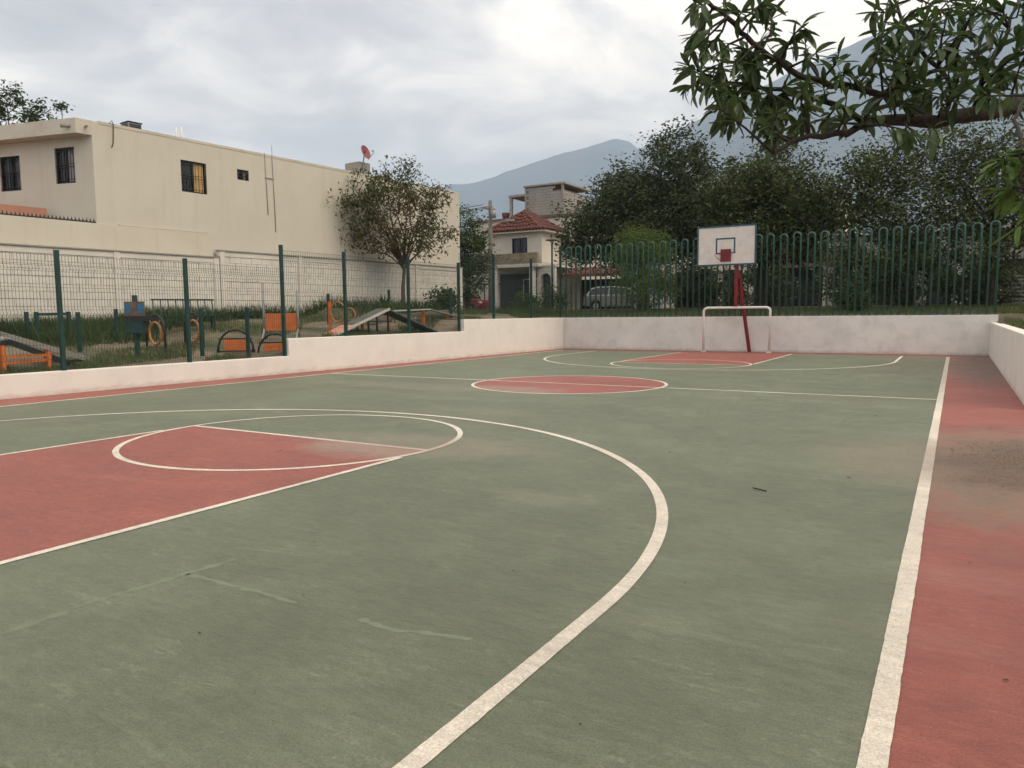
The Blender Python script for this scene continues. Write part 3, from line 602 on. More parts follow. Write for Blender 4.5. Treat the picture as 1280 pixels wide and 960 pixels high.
# painted block wall of the dog park
def block_wall(label, y0, y1, ztop, cols, seed, step=0.0):
    wroot = thing('block_wall', label, 'wall', loc2w(.25,y0,0), HR); Lx0, Lx1 = 0.11, 0.23; dy = y0
    lpart('backing', MB().box(Lx0-.25,Lx1-.265,0,y1-y0,.3,ztop-.17), 'mortar', wroot)
    for c_ in cols: bevel(lpart('column', MB().box(Lx0-.25,Lx1-.25+.045,c_-.09-dy,c_+.09-dy,.3,ztop-.03), 'block_white', wroot), .01)
    lpart('top_beam', MB().box(Lx0-.25,Lx1-.25+.02,0,y1-y0,ztop-.2,ztop-.045), 'block_white', wroot)
    lpart('coping', MB().box(Lx0-.27,Lx1-.25+.06,-.02,y1-y0+.02,ztop-.04,ztop), 'grey_concrete', wroot)
    bm_ = mesh_of(MB().box(-.006,.014,.005,.393,.005,.192), (0,0,0), 'block', 'block_white'); hm_ = mesh_of(MB().box(-.006,.014,.005,.193,.005,.192), (0,0,0), 'block', 'block_white')
    rest = MB(); n_ = 0; z = ztop-.2-.2; row = 0
    cells = []
    while z > .55:
        y = y0+.01+(-.2 if row % 2 else 0)
        while y < y1-.05:
            a, b2 = max(y, y0+.01), min(y+.4, y1-.01)
            cells.append((z, a, b2)); y += .4
        z -= .2; row += 1
    for (z, a, b2) in cells:
        dx = float(rng.normal(0,.003))
        full = abs(b2-a-.4) < .01
        if full and n_ < 298 and z > 0.9:
            o = link(bpy.data.objects.new('block', bm_)); o.parent = wroot; o.location = (Lx1-.265+dx, a-dy, z); n_ += 1
        elif b2-a > .05: rest.box(Lx1-.271+dx, Lx1-.251+dx, a-dy+.005, b2-dy-.007, z+.005, z+.192)
    if rest.v: lpart('block_courses', rest, 'block_white', wroot, kind='stuff')
block_wall('white painted block wall under the spiked patio wall', -4.0, 8.28, 3.25, [-1.2,1.95,5.07,8.2], 1)
block_wall('white painted block wall with tall piers behind the leafy tree', 8.30, 20.5, 3.47, [8.42,11.5,14.5,17.5,20.38], 2)

# ------------------------------------------------------------------ dog park equipment
def P3(x, y, dz=0): return (x, y, gz(x, y)+dz)
def leg_box(mb, x, y, w_, ztop): return mb.box(x-w_/2, x+w_/2, y-w_/2, y+w_/2, gz(x,y)-.05, ztop)
# grey see-saw ramp on orange supports
t_ = thing('dog_ramp', 'weathered grey dog ramp with orange supports behind the lowest wall', 'ramp', P3(-8.4,-5.6))
for (x0_, w0_, pa, pb, nm, mt_) in ((-9.08,.30,(-6.9,.62),(-5.62,1.08),'plank','plank_grey'),(-9.08,.30,(-5.62,1.09),(-3.78,.45),'plank','plank_grey'),(-8.36,.30,(-5.86,.97),(-4.45,.36),'plank','ramp_grey'),(-8.36,.30,(-7.2,.5),(-5.86,.96),'plank','ramp_grey')):
    for k in range(2): part(nm, MB().bar((x0_-.075+.15*k,pa[0],pa[1]),(x0_-.075+.15*k,pb[0],pb[1]),.145,.035), mt_, t_)
    part('edge_rail', MB().bar((x0_+.17,pa[0],pa[1]-.04),(x0_+.17,pb[0],pb[1]-.04),.03,.10), mt_ if mt_ == 'plank_grey' else 'black_plastic', t_)
part('cross_plank', MB().bar((-9.2,-5.7,1.03),(-8.2,-5.85,.95),.16,.04,(0,0,1)), 'plank_grey', t_)
for (x, y, zt) in ((-8.15,-5.97,.86),(-8.15,-5.2,.72),(-9.1,-5.75,1.0),(-9.05,-4.75,.76)): part('leg', leg_box(MB(), x, y, .075, zt), 'orange_paint', t_)
for (p, q) in (((-8.15,-5.97,.66),(-8.15,-5.2,.66)),((-8.15,-5.97,.55),(-8.15,-5.2,.57)),((-8.15,-5.2,.62),(-9.05,-4.75,.6)),((-9.1,-5.75,.7),(-8.15,-5.97,.7))): part('crossbar', MB().bar(p, q, .05, .05), 'orange_paint', t_)
# bag dispenser
t_ = thing('bag_dispenser', 'dark green dispenser box on a post with blue sign panels', 'dispenser', P3(-8.9,-2.96)); x, y, z = P3(-8.9,-2.96)
Y_ = Vector((.86,.5,0)); X_ = Vector((.5,-.86,0))
part('post', MB().box(x-.04, x+.04, y-.04, y+.04, z-.05, z+1.34), 'dark_green_box', t_)
bx_ = bevel(part('box', MB().obox((x+.05,y-.02,z+.68), Y_*.2, X_*.11, (0,0,.16)), 'dark_green_box', t_), .015)
part('tray', MB().obox((x+.14,y+.03,z+.84), Y_*.30, X_*.14, (0,0,.045)), 'black_plastic', t_)
sg = part('sign_board', MB().obox((x+.02,y-.03,z+1.05), Y_*.215, X_*.02, (0,0,.155)), 'brown_stripe', t_)
for s_ in (-1, 1): part('sign_panel', MB().obox(Vector((x+.02,y-.03,z+1.06))+Y_*(.145*s_)+X_*.022, Y_*.065, X_*.004, (0,0,.10)), 'blue_panel', sg)
# low posts of the inner fence
for (x, y, h_, dsc) in ((-10.28,-3.42,.86,'short green post in tall weeds near the dispenser'),(-11.6,-1.75,.80,'short green post in weeds behind the dispenser'),(-8.46,-1.68,1.07,'short green post between the tyre jumps and the wall'),(-7.75,-.98,1.14,'short green post in front of the orange barrel boards'),(-11.05,4.99,.95,'short green post behind the orange ring stand'),(-11.9,9.0,.75,'short green post beside the agave plant'),(-11.9,12.1,.8,'short green post behind the dog walk beside the bush'),(-8.4,8.03,1.0,'short green post at the foot of the dog walk ramp')):
    z = gz(x,y); r_ = thing('short_post', dsc, 'post', (x,y,z), 0, 'short posts in the dog park')
    part('shaft', MB().box(x-.034,x+.034,y-.034,y+.034,z-.05,z+h_), 'green_metal', r_); part('cap', MB().box(x-.038,x+.038,y-.038,y+.038,z+h_+.001,z+h_+.015), 'green_metal', r_)
# hurdle
t_ = thing('hurdle', 'low dark green hurdle bar standing in the weeds', 'hurdle', P3(-12.6,-2.6)); za = gz(-12.6,-2.6)
p1, p2, p3 = (-12.72,-3.27), (-12.58,-3.12), (-12.18,-2.58)
for (x, y) in (p1, p2, p3): part('leg', MB().box(x-.036,x+.036,y-.036,y+.036,za-.05,za+.68), 'dark_green_box', t_)
part('crossbar', MB().bar((*p2,za+.62),(*p3,za+.63),.06,.06), 'dark_green_box', t_)
# tyre jumps
def ring(c_, r_, tr, ud, n=26, sq=1.0): return MB().tube([Vector(c_)+Vector(ud)*math.cos(a)*r_+Vector((0,0,1))*math.sin(a)*r_*sq for a in np.linspace(0,2*math.pi,n,endpoint=False)], tr, 8, closed=True)
for (x, y, lab) in ((-9.75,-1.95,'black arch with an orange ring standing beside the dispenser'),(-10.0,-.75,'black arch with an orange ring standing in front of the bench')):
    t_ = thing('tyre_jump', lab, 'tyre jump', P3(x,y), 0, 'tyre jumps'); z = gz(x,y); ud = Vector((.995,-.05,0))
    part('arch', MB().tube([Vector((x,y,z))+ud*s_ for s_ in ()]+[Vector((x,y,z-.05))-ud*.38]+[Vector((x,y,z+.45))+ud*(.38*math.cos(a))+Vector((0,0,.38*math.sin(a))) for a in np.linspace(math.pi,0,15)]+[Vector((x,y,z-.05))+ud*.38], .026, 8), 'black_plastic', t_)
    rg = part('ring', ring((x,y,z+.40), .235, .028, ud, 28, 1.1), 'ring_orange', t_)
    for a in (.9, 2.24): part('strap', MB().tube([Vector((x,y,z+.40))+ud*(.25*math.cos(a))+Vector((0,0,.27*math.sin(a))), Vector((x,y,z+.45))+ud*(.37*math.cos(a))+Vector((0,0,.37*math.sin(a)))], .008, 5), 'plank_white', rg)
    part('foot_bar', MB().bar(Vector((x,y,z+.08))-ud*.4, Vector((x,y,z+.08))+ud*.4, .04, .04), 'brown_stripe', t_)
# bench
t_ = thing('bench', 'dark slatted metal bench in front of the weeds', 'bench', P3(-11.6,.2)); x, y, z = P3(-11.6,.2); ud = Vector((.45,.89,0)); nd = Vector((.89,-.45,0))
for k in range(9): part('back_slat', MB().bar(Vector((x,y,z+.45))+ud*(-.75+.1875*k)-nd*.25, Vector((x,y,z+.86))+ud*(-.75+.1875*k)-nd*.36, .03, .02), 'dark_green_box', t_)
part('top_rail', MB().bar(Vector((x,y,z+.87))-ud*.8-nd*.36, Vector((x,y,z+.87))+ud*.8-nd*.36, .04, .04), 'dark_green_box', t_)
for k in range(4): part('seat_slat', MB().bar(Vector((x,y,z+.43))-ud*.8+nd*(-.2+.12*k), Vector((x,y,z+.43))+ud*.8+nd*(-.2+.12*k), .09, .025), 'dark_green_box', t_)
for s_ in (-.7,.7):
    for q in (-.2,.18): part('leg', MB().bar(Vector((x,y,z-.04))+ud*s_+nd*q, Vector((x,y,z+.42))+ud*s_+nd*q, .04, .04), 'dark_green_box', t_)
# jump board on galvanised poles
t_ = thing('jump_board', 'orange jump board hung between two galvanised poles', 'dog jump', P3(-8.7,.75)); ud = Vector((.80,.60,0))
c_ = Vector((-8.55,.75,gz(-8.55,.75)))
for s_ in (-.42,.42):
    q = c_+ud*s_; part('pole', MB().tube([q-Vector((0,0,.05)), q+Vector((0,0,1.45 if s_ < 0 else 1.25))], .028, 8), 'galvanised', t_)
    for k in (-1, 1): part('foot', MB().bar(q+Vector((0,0,.30)), q+Vector((.20*k,-.26*k,.0)), .035, .035), 'galvanised', t_)
bevel(part('board', MB().obox(c_+Vector((0,0,.47)), ud*.385, Vector((.60,-.80,0))*.012, (0,0,.22)), 'orange_paint', t_), .004)
# arched tunnels with orange boards
for (x, y, lab) in ((-8.5,-.72,'black half hoop with an orange board behind the short green post'),(-7.82,-.12,'black half hoop with an orange board beside the wall step')):
    t_ = thing('hoop_jump', lab, 'dog jump', P3(x,y), 0, 'half hoop jumps'); z = gz(x,y)-(.16 if y > -.4 else 0); ud = Vector((.70,.71,0))
    part('arch', MB().tube([Vector((x,y,z))+ud*(.40*math.cos(a))+Vector((0,0,.06+.5*math.sin(a))) for a in np.linspace(math.pi,0,17)], .026, 8), 'black_plastic', t_)
    part('board', MB().obox((x,y,z+.20), ud*.25, Vector((.71,-.70,0))*.012, (0,0,.135)), 'orange_paint', t_)
    for zz in (.055,.35): part('rail', MB().bar(Vector((x,y,z+zz))-ud*.38, Vector((x,y,z+zz))+ud*.38, .03, .03), 'black_plastic', t_)
    for s_ in (-.4,.4): part('foot', MB().bar(Vector((x,y,z-.05))+ud*s_, Vector((x,y,z+.1))+ud*s_, .05, .05), 'black_plastic', t_)
# orange ring stands
for (x, y, rr_, lab) in ((-9.7,4.0,.27,'orange ring held by an orange post beside the a-frame'),(-10.7,5.6,.2,'smaller orange ring behind the a-frame')):
    t_ = thing('ring_stand', lab, 'ring stand', P3(x,y), 0, 'orange ring stands'); z = gz(x,y); ud = Vector((.99,.12,0))
    part('post', MB().bar(Vector((x,y,z-.05))-ud*(rr_+.03), Vector((x,y,z+.86 if rr_ > .25 else z+.5))-ud*(rr_+.03), .07, .07), 'orange_paint', t_)
    part('ring', ring((x,y,z+(.53 if rr_ > .25 else .3)), rr_, .024, ud, 26, 1.1), 'ring_orange', t_)
# a-frame
t_ = thing('a_frame', 'dog a-frame with grey boards and a salmon foot by the wall', 'a-frame', P3(-8.6,4.1))
zf = gz(-8.5,3.0); A0, A1, A2 = Vector((-8.75,2.55,zf+.0)), Vector((-8.45,4.6,zf+.74)), Vector((-7.72,6.0,gz(-7.7,6)+.02))
def slab(a, b_, w_, th, side): 
    return MB().obox((a+b_)/2, (b_-a)/2, side*w_/2, ((b_-a).normalized().cross(side)).normalized()*th/2)
sdv = Vector((.93,-.36,0))
mid_ = A0+(A1-A0)*.36
part('lower_board', slab(A0, mid_, .8, .04, sdv), 'salmon_paint', t_); part('upper_board', slab(mid_, A1, .8, .04, sdv), 'ramp_grey', t_)
part('back_board', slab(A1+Vector((0,0,-.02)), A2, .8, .04, sdv), 'ramp_grey', t_)
part('edge_strip', slab(A0+sdv*.42, A1+sdv*.42, .03, .07, sdv), 'plank_white', t_)
for (k, zz) in ((.62,.42),(.98,.7)):
    for s_ in (-.34,.36): q = A0+(A1-A0)*k+sdv*s_; part('leg', MB().bar((q.x,q.y,zf-.1),(q.x,q.y,q.z-.03),.04,.04), 'black_plastic', t_)
q1 = A0+(A1-A0)*.62+sdv*.36; q2 = A1+sdv*.36
part('brace', MB().bar((q1.x,q1.y,zf+.38),(q2.x,q2.y+.1,zf+.38),.035,.035), 'black_plastic', t_)
# dog walk
t_ = thing('dog_walk', 'raised pale plank dog walk on orange legs with sloping ends', 'dog walk', P3(-8.6,6.6))
B0, B1, B2, Bm = Vector((-9.35,5.4,1.46)), Vector((-8.35,6.75,1.52)), Vector((-7.62,8.1,1.14)), Vector((-9.3,3.9,.86))
sdw = Vector((.80,-.60,0))
part('walk_plank', slab(B0, B1, .34, .04, sdw), 'plank_white', t_); part('end_ramp', slab(B1, B2, .34, .04, sdw), 'plank_grey', t_); part('end_ramp', slab(Bm, B0, .34, .04, sdw), 'plank_white', t_)
for q in (B0+(B1-B0)*.2, B1-(B1-B0)*.12, B1+(B2-B1)*.4, B0+(Bm-B0)*.5): part('leg', MB().box(q.x-.035,q.x+.035,q.y-.035,q.y+.035,gz(q.x,q.y)-.15,q.z-.02), 'orange_paint', t_)
mb = MB().bar((-10.6,5.4,gz(-10.6,5.4)+.05),(-9.0,8.6,gz(-9.0,8.6)+.12),.3,.22); single('timber_edging', mb, 'pole_wood', 'long pale timber edging lying behind the dog walk', 'timber', P3(-9.8,7))

# ------------------------------------------------------------------ tiled house across the street
th = thing('house', 'pale house with a red tiled pyramid roof and an unplastered block storey', 'house', (-20,36,1.5))
GZ = 1.45
mb = MB(); mb.box(-25.6,-16.4,35.0,43,GZ,8.15); part('rear_wall', mb, 'house_white', th)
part('rear_coping', MB().box(-25.7,-16.3,34.9,43.1,8.152,8.36), 'brown_stripe', th)
mb = MB(); mb.holed((0,32,0),(1,0,0),(0,-1,0),-21.95,-17.87,4.72,6.95,[(-20.2,-18.98,5.4,6.53)],.15)
mb.add([(-17.87,32,GZ),(-17.87,35,GZ),(-17.87,35,6.95),(-17.87,32,6.95)], [(0,1,2,3)]); mb.add([(-21.95,35,4.72),(-21.95,32,4.72),(-21.95,32,6.95),(-21.95,35,6.95)], [(0,1,2,3)])
part('front_wall', mb, 'house_white', th)
for z in (5.0,5.9,6.6): part('wall_groove', MB().box(-21.9,-20.35,31.985,31.998,z,z+.03), 'mortar', th)
part('window_surround', MB().box(-20.35,-18.85,31.96,31.997,6.55,6.66), 'house_white', th)
def wpart(x0,x1,z0,z1,y,parent,arch=False):
    f = .06; mb = MB(); mb.box(x0,x0+f,y,y+.05,z0,z1); mb.box(x1-f,x1,y,y+.05,z0,z1); mb.box(x0+f,x1-f,y,y+.05,z0,z0+f); mb.box(x0+f,x1-f,y,y+.05,z1-f,z1); mb.box((x0+x1)/2-.03,(x0+x1)/2+.03,y,y+.05,z0+f,z1-f)
    w_ = part('window', mb, 'dark_metal', parent); part('pane', MB().box(x0+.01,x1-.01,y+.055,y+.07,z0+.01,z1-.01), 'glass_dark', w_)
    for k in range(4): xx = x0+(x1-x0)*(k+.5)/4; part('bar', MB().tube([(xx,y-.02,z0),(xx,y-.02,z1)], .012, 5), 'bar_black', w_)
    return w_
wpart(-20.2,-18.98,5.4,6.53,32.06,th); wpart(-24.85,-24.35,6.15,6.85,34.93,th)
# arched window on the set-back wall
mb = MB(); prof = [(-18.1,5.75),(-17.2,5.75),(-17.2,6.75)]+[(-17.65+.45*math.cos(a),6.75+.45*math.sin(a)) for a in np.linspace(0,math.pi,11)[1:-1]]+[(-18.1,6.75)]
aw = part('arched_window', MB().extrude([(p[0],34.95,p[1]) for p in prof], (0,-.06,0)), 'brown_stripe', th)
part('pane', MB().extrude([(-17.65+(p[0]+17.65)*.78,34.885,6.4+(p[1]-6.4)*.84) for p in prof], (0,-.02,0)), 'glass_dark', aw)
part('window_sill', MB().box(-18.3,-17.0,34.8,34.995,5.55,5.66), 'slab_cream', th)
# pyramid roof
ap = Vector((-19.87,33.35,8.58)); ec = [Vector(p) for p in ((-22.35,31.5,6.97),(-17.35,31.5,6.97),(-17.35,35.2,6.97),(-22.35,35.2,6.97))]
rf = part('roof', MB().add([ap]+ec, [(0,1,2),(0,2,3),(0,3,4),(0,4,1),(4,3,2,1)]), 'terracotta', th)
part('eave_board', MB().box(-22.3,-17.4,31.55,35.15,6.86,6.965), 'house_white', th)
mb = MB()
def tiles(p0, p1, apx):
    p0, p1 = Vector(p0), Vector(p1); base = (p1-p0); L_ = base.length; u = base/L_; k = (apx-p0).dot(u); foot = p0+u*k; s_ = (apx-foot); nn = u.cross(s_).normalized()
    n_ = int(L_/.24)
    for i in range(n_):
        x = (i+.5)*L_/n_; frac = x/k if x < k else (L_-x)/(L_-k)
        a = p0+u*x; b2 = a+s_*frac; m_ = max(1, int((b2-a).length/.38))
        for j in range(m_):
            q0 = a+(b2-a)*(j/m_)+nn*.055; q1 = a+(b2-a)*((j+1)/m_)+nn*.015; mb.tube([q0, q1], [.105, .085], 6, caps=True)
for i in range(4): tiles(ec[i], ec[(i+1)%4], ap)
part('roof_tiles', mb, 'terracotta', rf, kind='stuff')
# balcony, ground floor
part('balcony_parapet', MB().box(-23.7,-17.88,31.35,31.6,4.74,5.46), 'stone_band', th); part('balcony_slab', MB().box(-23.75,-17.8,31.3,34.9,4.52,4.735), 'house_white', th)
for x in (-23.6,-21.2,-18.35): part('column', MB().box(x-.16,x+.16,31.4,31.75,GZ,4.518), 'house_white', th)
part('dark_shade_sheet', MB().box(-23.4,-18.55,34.86,34.94,GZ,4.3), 'dark_metal', th)  # dark sheet across the garage back, standing for the shade inside
for x in (-22.9,-22.2,-20.6,-19.9,-19.2): part('gate_bar', MB().box(x-.03,x+.03,31.52,31.58,GZ,3.4), 'bar_black', th)
part('gate_rail', MB().box(-23.4,-18.55,31.53,31.57,3.4,3.48), 'bar_black', th); part('gate_rail', MB().box(-23.4,-18.55,31.53,31.57,1.62,1.7), 'bar_black', th)
fr_ = MB(); fr_.box(-20.9,-20.82,34.7,34.76,2.3,3.9); fr_.box(-19.5,-19.42,34.7,34.76,2.3,3.9); fr_.box(-20.82,-19.5,34.7,34.76,3.82,3.9); fr_.box(-20.2,-20.14,34.7,34.76,2.3,3.82)
part('door_frame', fr_, 'house_white', th)
# porch with arched doorway
arch = [(-17.15,GZ),(-17.15,3.7)]+[(-17.53+.38*math.cos(a),3.7+.38*math.sin(a)) for a in np.linspace(0,math.pi,11)[1:-1]]+[(-17.91,3.7),(-17.91,GZ)]
outl = [(-16.85,GZ),(-16.85,4.5),(-18.2,4.5),(-18.2,GZ)]
n_ = len(arch); mb = MB(); vs = [(p[0],31.9,p[1]) for p in arch]; tv = []
for p in arch: tv.append((p[0] if GZ < p[1] else p[0],31.9,4.5))
seg = [(-16.85,31.9,GZ),(-17.15,31.9,GZ),(-17.15,31.9,4.5),(-16.85,31.9,4.5)]; mb.extrude(seg, (0,.3,0)); mb.extrude([(-17.91,31.9,GZ),(-18.2,31.9,GZ),(-18.2,31.9,4.5),(-17.91,31.9,4.5)], (0,.3,0))
for i in range(1, n_-2): mb.extrude([(arch[i][0],31.9,arch[i][1]),(arch[i+1][0],31.9,arch[i+1][1]),(arch[i+1][0],31.9,4.5),(arch[i][0],31.9,4.5)], (0,.3,0))
part('porch_wall', mb, 'house_white', th); part('porch_door', MB().box(-17.95,-17.1,32.22,32.27,GZ,4.2), 'dark_metal', th); part('porch_roof', MB().box(-18.25,-16.8,31.85,34.95,4.503,4.62), 'house_white', th)
aw = part('awning', MB().add([(-16.8,32.6,3.9),(-12.2,32.6,3.9),(-12.2,34.98,4.5),(-16.8,34.98,4.5),(-16.8,32.6,3.78),(-12.2,32.6,3.78),(-12.2,34.98,4.38),(-16.8,34.98,4.38)], [(0,1,2,3),(4,7,6,5),(0,4,5,1),(1,5,6,2),(2,6,7,3),(3,7,4,0)]), 'terracotta', th)
mb = MB()
for i in range(19): x = -16.68+.24*i; mb.tube([(x,32.6,3.93),(x,34.9,4.51)], .09, 6)
part('roof_tiles', mb, 'terracotta', aw, kind='stuff')
part('side_gate', MB().box(-16.3,-12.4,34.9,34.97,GZ,3.7), 'dark_metal', th)
# unplastered storey
mb = MB(); mb.box(-21.3,-18.3,36.05,40.2,8.36,10.25); mb.box(-21.3,-19.25,36.05,40.2,10.25,10.62); part('block_core', mb, 'pole_wood', th)
mb = MB()
for row in range(11):
    z = 8.37+.2*row; o_ = .2*(row % 2)
    x = -21.32+o_
    while x < (-18.3 if z < 10.1 else -19.3):
        mb.box(x+.012, min(x+.386, -18.29), 36.03+rng.normal(0,.004), 36.1, z, z+.178); x += .4
    y = 36.06+o_
    while y < 40:
        mb.box(-18.34, -18.285+rng.normal(0,.004), y, y+.376, z, z+.178) if z < 10.1 else None; y += .4
part('block_courses', mb, 'raw_block', th, kind='stuff')
part('column', MB().box(-18.42,-18.262,36.0,36.16,8.36,10.62), 'grey_concrete', th); part('column', MB().box(-21.42,-21.302,36.0,36.16,8.36,10.62), 'grey_concrete', th)
part('roof_slab', MB().box(-21.5,-18.1,35.9,40.4,10.622,10.74), 'grey_concrete', th)
part('canopy', MB().box(-22.85,-21.425,36.0,39.5,10.02,10.18), 'grey_concrete', th); part('column', MB().box(-22.78,-22.58,36.05,36.25,8.36,10.02), 'grey_concrete', th)
single('roof_plant_pot', MB().tube([(-23.2,36.2,8.36),(-23.2,36.2,8.75),(-23.2,36.2,8.95)], [.2,.28,.3], 10), 'terracotta', 'red pot on the flat roof edge beside the tiled roof', 'pot', (-23.2,36.2,8.36))

# ------------------------------------------------------------------ houses behind the big trees
h2 = thing('house', 'cream house with a red tiled awning hidden behind the dark trees', 'house', (-4,38,1.5))
mb = MB(); mb.holed((0,35,0),(1,0,0),(0,-1,0),-10.5,0.25,GZ,7.8,[(-9.6,-5.6,GZ,4.0),(-4.6,-.6,GZ,4.0),(-8.5,-7.2,5.2,6.5),(-3.2,-1.8,5.2,6.5)],.25)
mb.add([(.25,35,GZ),(.25,43,GZ),(.25,43,7.8),(.25,35,7.8)],[(0,1,2,3)]); mb.add([(-10.5,43,GZ),(-10.5,35,GZ),(-10.5,35,7.8),(-10.5,43,7.8)],[(0,1,2,3)]); part('wall', mb, 'patio_cream', h2)
part('roof', MB().box(-10.6,.35,34.9,43.1,7.802,7.98), 'slab_cream', h2)
for (a, b2) in ((-9.6,-5.6),(-4.6,-.6)):
    gt = part('dark_shade_panel', MB().box(a,b2,35.2,35.25,GZ,4.0), 'dark_metal', h2)  # dark panel filling the opening in place of its inner shade
    for k in range(7): xx = a+(b2-a)*(k+.5)/7; part('bar', MB().box(xx-.03,xx+.03,35.16,35.198,GZ,4.0), 'bar_black', gt)
wpart(-8.5,-7.2,5.2,6.5,35.1,h2); wpart(-3.2,-1.8,5.2,6.5,35.1,h2)
aw = part('awning', MB().add([(-3.7,33.5,4.25),(.3,33.5,4.25),(.3,34.98,4.85),(-3.7,34.98,4.85),(-3.7,33.5,4.13),(.3,33.5,4.13),(.3,34.98,4.73),(-3.7,34.98,4.73)], [(0,1,2,3),(4,7,6,5),(0,4,5,1),(1,5,6,2),(2,6,7,3),(3,7,4,0)]), 'terracotta', h2)
mb = MB()
for i in range(17): x = -3.6+.24*i; mb.tube([(x,33.5,4.28),(x,34.95,4.87)], .09, 6)
part('roof_tiles', mb, 'terracotta', aw, kind='stuff')
h3 = thing('house', 'low pale house with white gate pillars at the end of the hoop fence', 'house', (5,38,1.5))
mb = MB(); mb.holed((0,34.6,0),(1,0,0),(0,-1,0),.6,12.5,GZ,5.6,[(1.6,4.2,GZ,4.0),(4.8,6.0,GZ,3.8),(6.9,7.7,GZ,3.7),(8.6,11.5,GZ,4.0)],.25)
mb.add([(12.5,34.6,GZ),(12.5,42,GZ),(12.5,42,5.6),(12.5,34.6,5.6)],[(0,1,2,3)]); mb.add([(.6,42,GZ),(.6,34.6,GZ),(.6,34.6,5.6),(.6,42,5.6)],[(0,1,2,3)]); part('wall', mb, 'grey_concrete', h3)  # wall coloured darker to stand for deep tree shade
part('roof', MB().box(.5,12.6,34.3,42.1,5.602,5.8), 'slab_cream', h3)
for (a, b2, zt) in ((1.6,4.2,4.0),(4.8,6.0,3.8),(6.9,7.7,3.7),(8.6,11.5,4.0)): part('gate', MB().box(a,b2,34.8,34.85,GZ,zt), 'dark_metal', h3)  # dark sheets added in the openings for the gloom under the trees
for (x, zt) in ((1.24,3.6),(6.4,4.05),(7.95,3.9),(-6.4,3.85)):
    pl = thing('gate_pillar', {1.24:'short white gate pillar standing in front of the dark shade panels',6.4:'tall white gate pillar beside the narrow dark shade panel',7.95:'wide white gate pillar near the grey lattice screen',-6.4:'narrow white gate pillar behind the backboard post'}[x], 'pillar', (x,34.0,GZ), 0, 'white gate pillars')
    w_ = .30 if x == 7.95 else .19
    part('shaft', MB().box(x-w_,x+w_,33.85,34.2,GZ,zt), 'house_white', pl); part('cap', MB().box(x-w_-.04,x+w_+.04,33.8,34.25,zt+.001,zt+.1), 'house_white', pl)
lt = thing('lattice_screen', 'grey lattice screen beside the end of the hoop fence', 'screen', (9,24,1.4))
for k in range(9): part('slat', MB().box(7.55,11.5,24.0,24.04,1.42+.155*k,1.50+.155*k), 'plank_grey', lt)
for k in range(14): part('upright', MB().box(7.6+.29*k,7.68+.29*k,24.045,24.08,1.35,2.74), 'plank_grey', lt)

# ------------------------------------------------------------------ pole, lamp, wires, cars
up_ = thing('utility_pole', 'tall wooden utility pole in front of the tiled house', 'utility pole', (-20.2,29.2,1.5))
part('shaft', MB().tube([(-20.2,29.2,1.3),(-20.18,29.2,5),(-20.15,29.2,8.75)], [.17,.15,.11], 12), 'pole_wood', up_)
part('crossarm', MB().box(-20.26,-20.16,28.5,29.9,8.15,8.27), 'pole_wood', up_)
for y in (28.6,29.4,29.8): part('insulator', MB().tube([(-20.21,y,8.27),(-20.21,y,8.45)], [.05,.03], 8), 'plank_white', up_)
part('transformer', MB().tube([(-19.85,29.1,7.6),(-19.85,29.1,8.1)], .17, 12), 'galvanised', up_); part('lamp_arm', MB().bar((-20.15,29.2,7.25),(-18.6,28.9,7.35),.06,.06), 'galvanised', up_)
part('lamp_head', MB().box(-18.75,-18.2,28.8,29.0,7.28,7.40), 'galvanised', up_); part('number_plate', MB().box(-20.72,-20.0,28.98,29.01,4.42,4.72), 'yellow_plate', up_)
def wire(p, q, sag, lab):
    p, q = Vector(p), Vector(q); single('power_line', MB().tube([p+(q-p)*k-Vector((0,0,sag*4*k*(1-k))) for k in np.linspace(0,1,14)], .018, 4), 'dark_metal', lab, 'cable', tuple(p), 'power lines from the wooden pole')
for y in (28.6,29.4,29.8): wire((-20.21,y,8.43), (-58,y-4,8.8), .9, 'thin black power line running from the utility pole')
wire((-20.15,29.2,7.0), (-58,27,7.2), 1.0, 'lower thin cable sagging from the utility pole')
wire((-20.15,29.2,8.0), (-25.5,36,8.3), .3, 'short cable from the utility pole to the tiled house')
lm = thing('street_lamp', 'slim dark street lamp with a flat round top', 'street lamp', (-12.9,24,1.45))
part('shaft', MB().tube([(-12.9,24,1.3),(-12.9,24,5.25)], [.07,.05], 10), 'green_metal', lm); part('lamp_head', MB().tube([(-12.9,24,5.2),(-12.9,24,5.34)], [.07,.13], 12), 'lamp_clear', lm)
part('lamp_shade', MB().tube([(-12.9,24,5.34),(-12.9,24,5.40),(-12.9,24,5.45)], [.36,.34,.08], 16), 'pole_wood', lm)
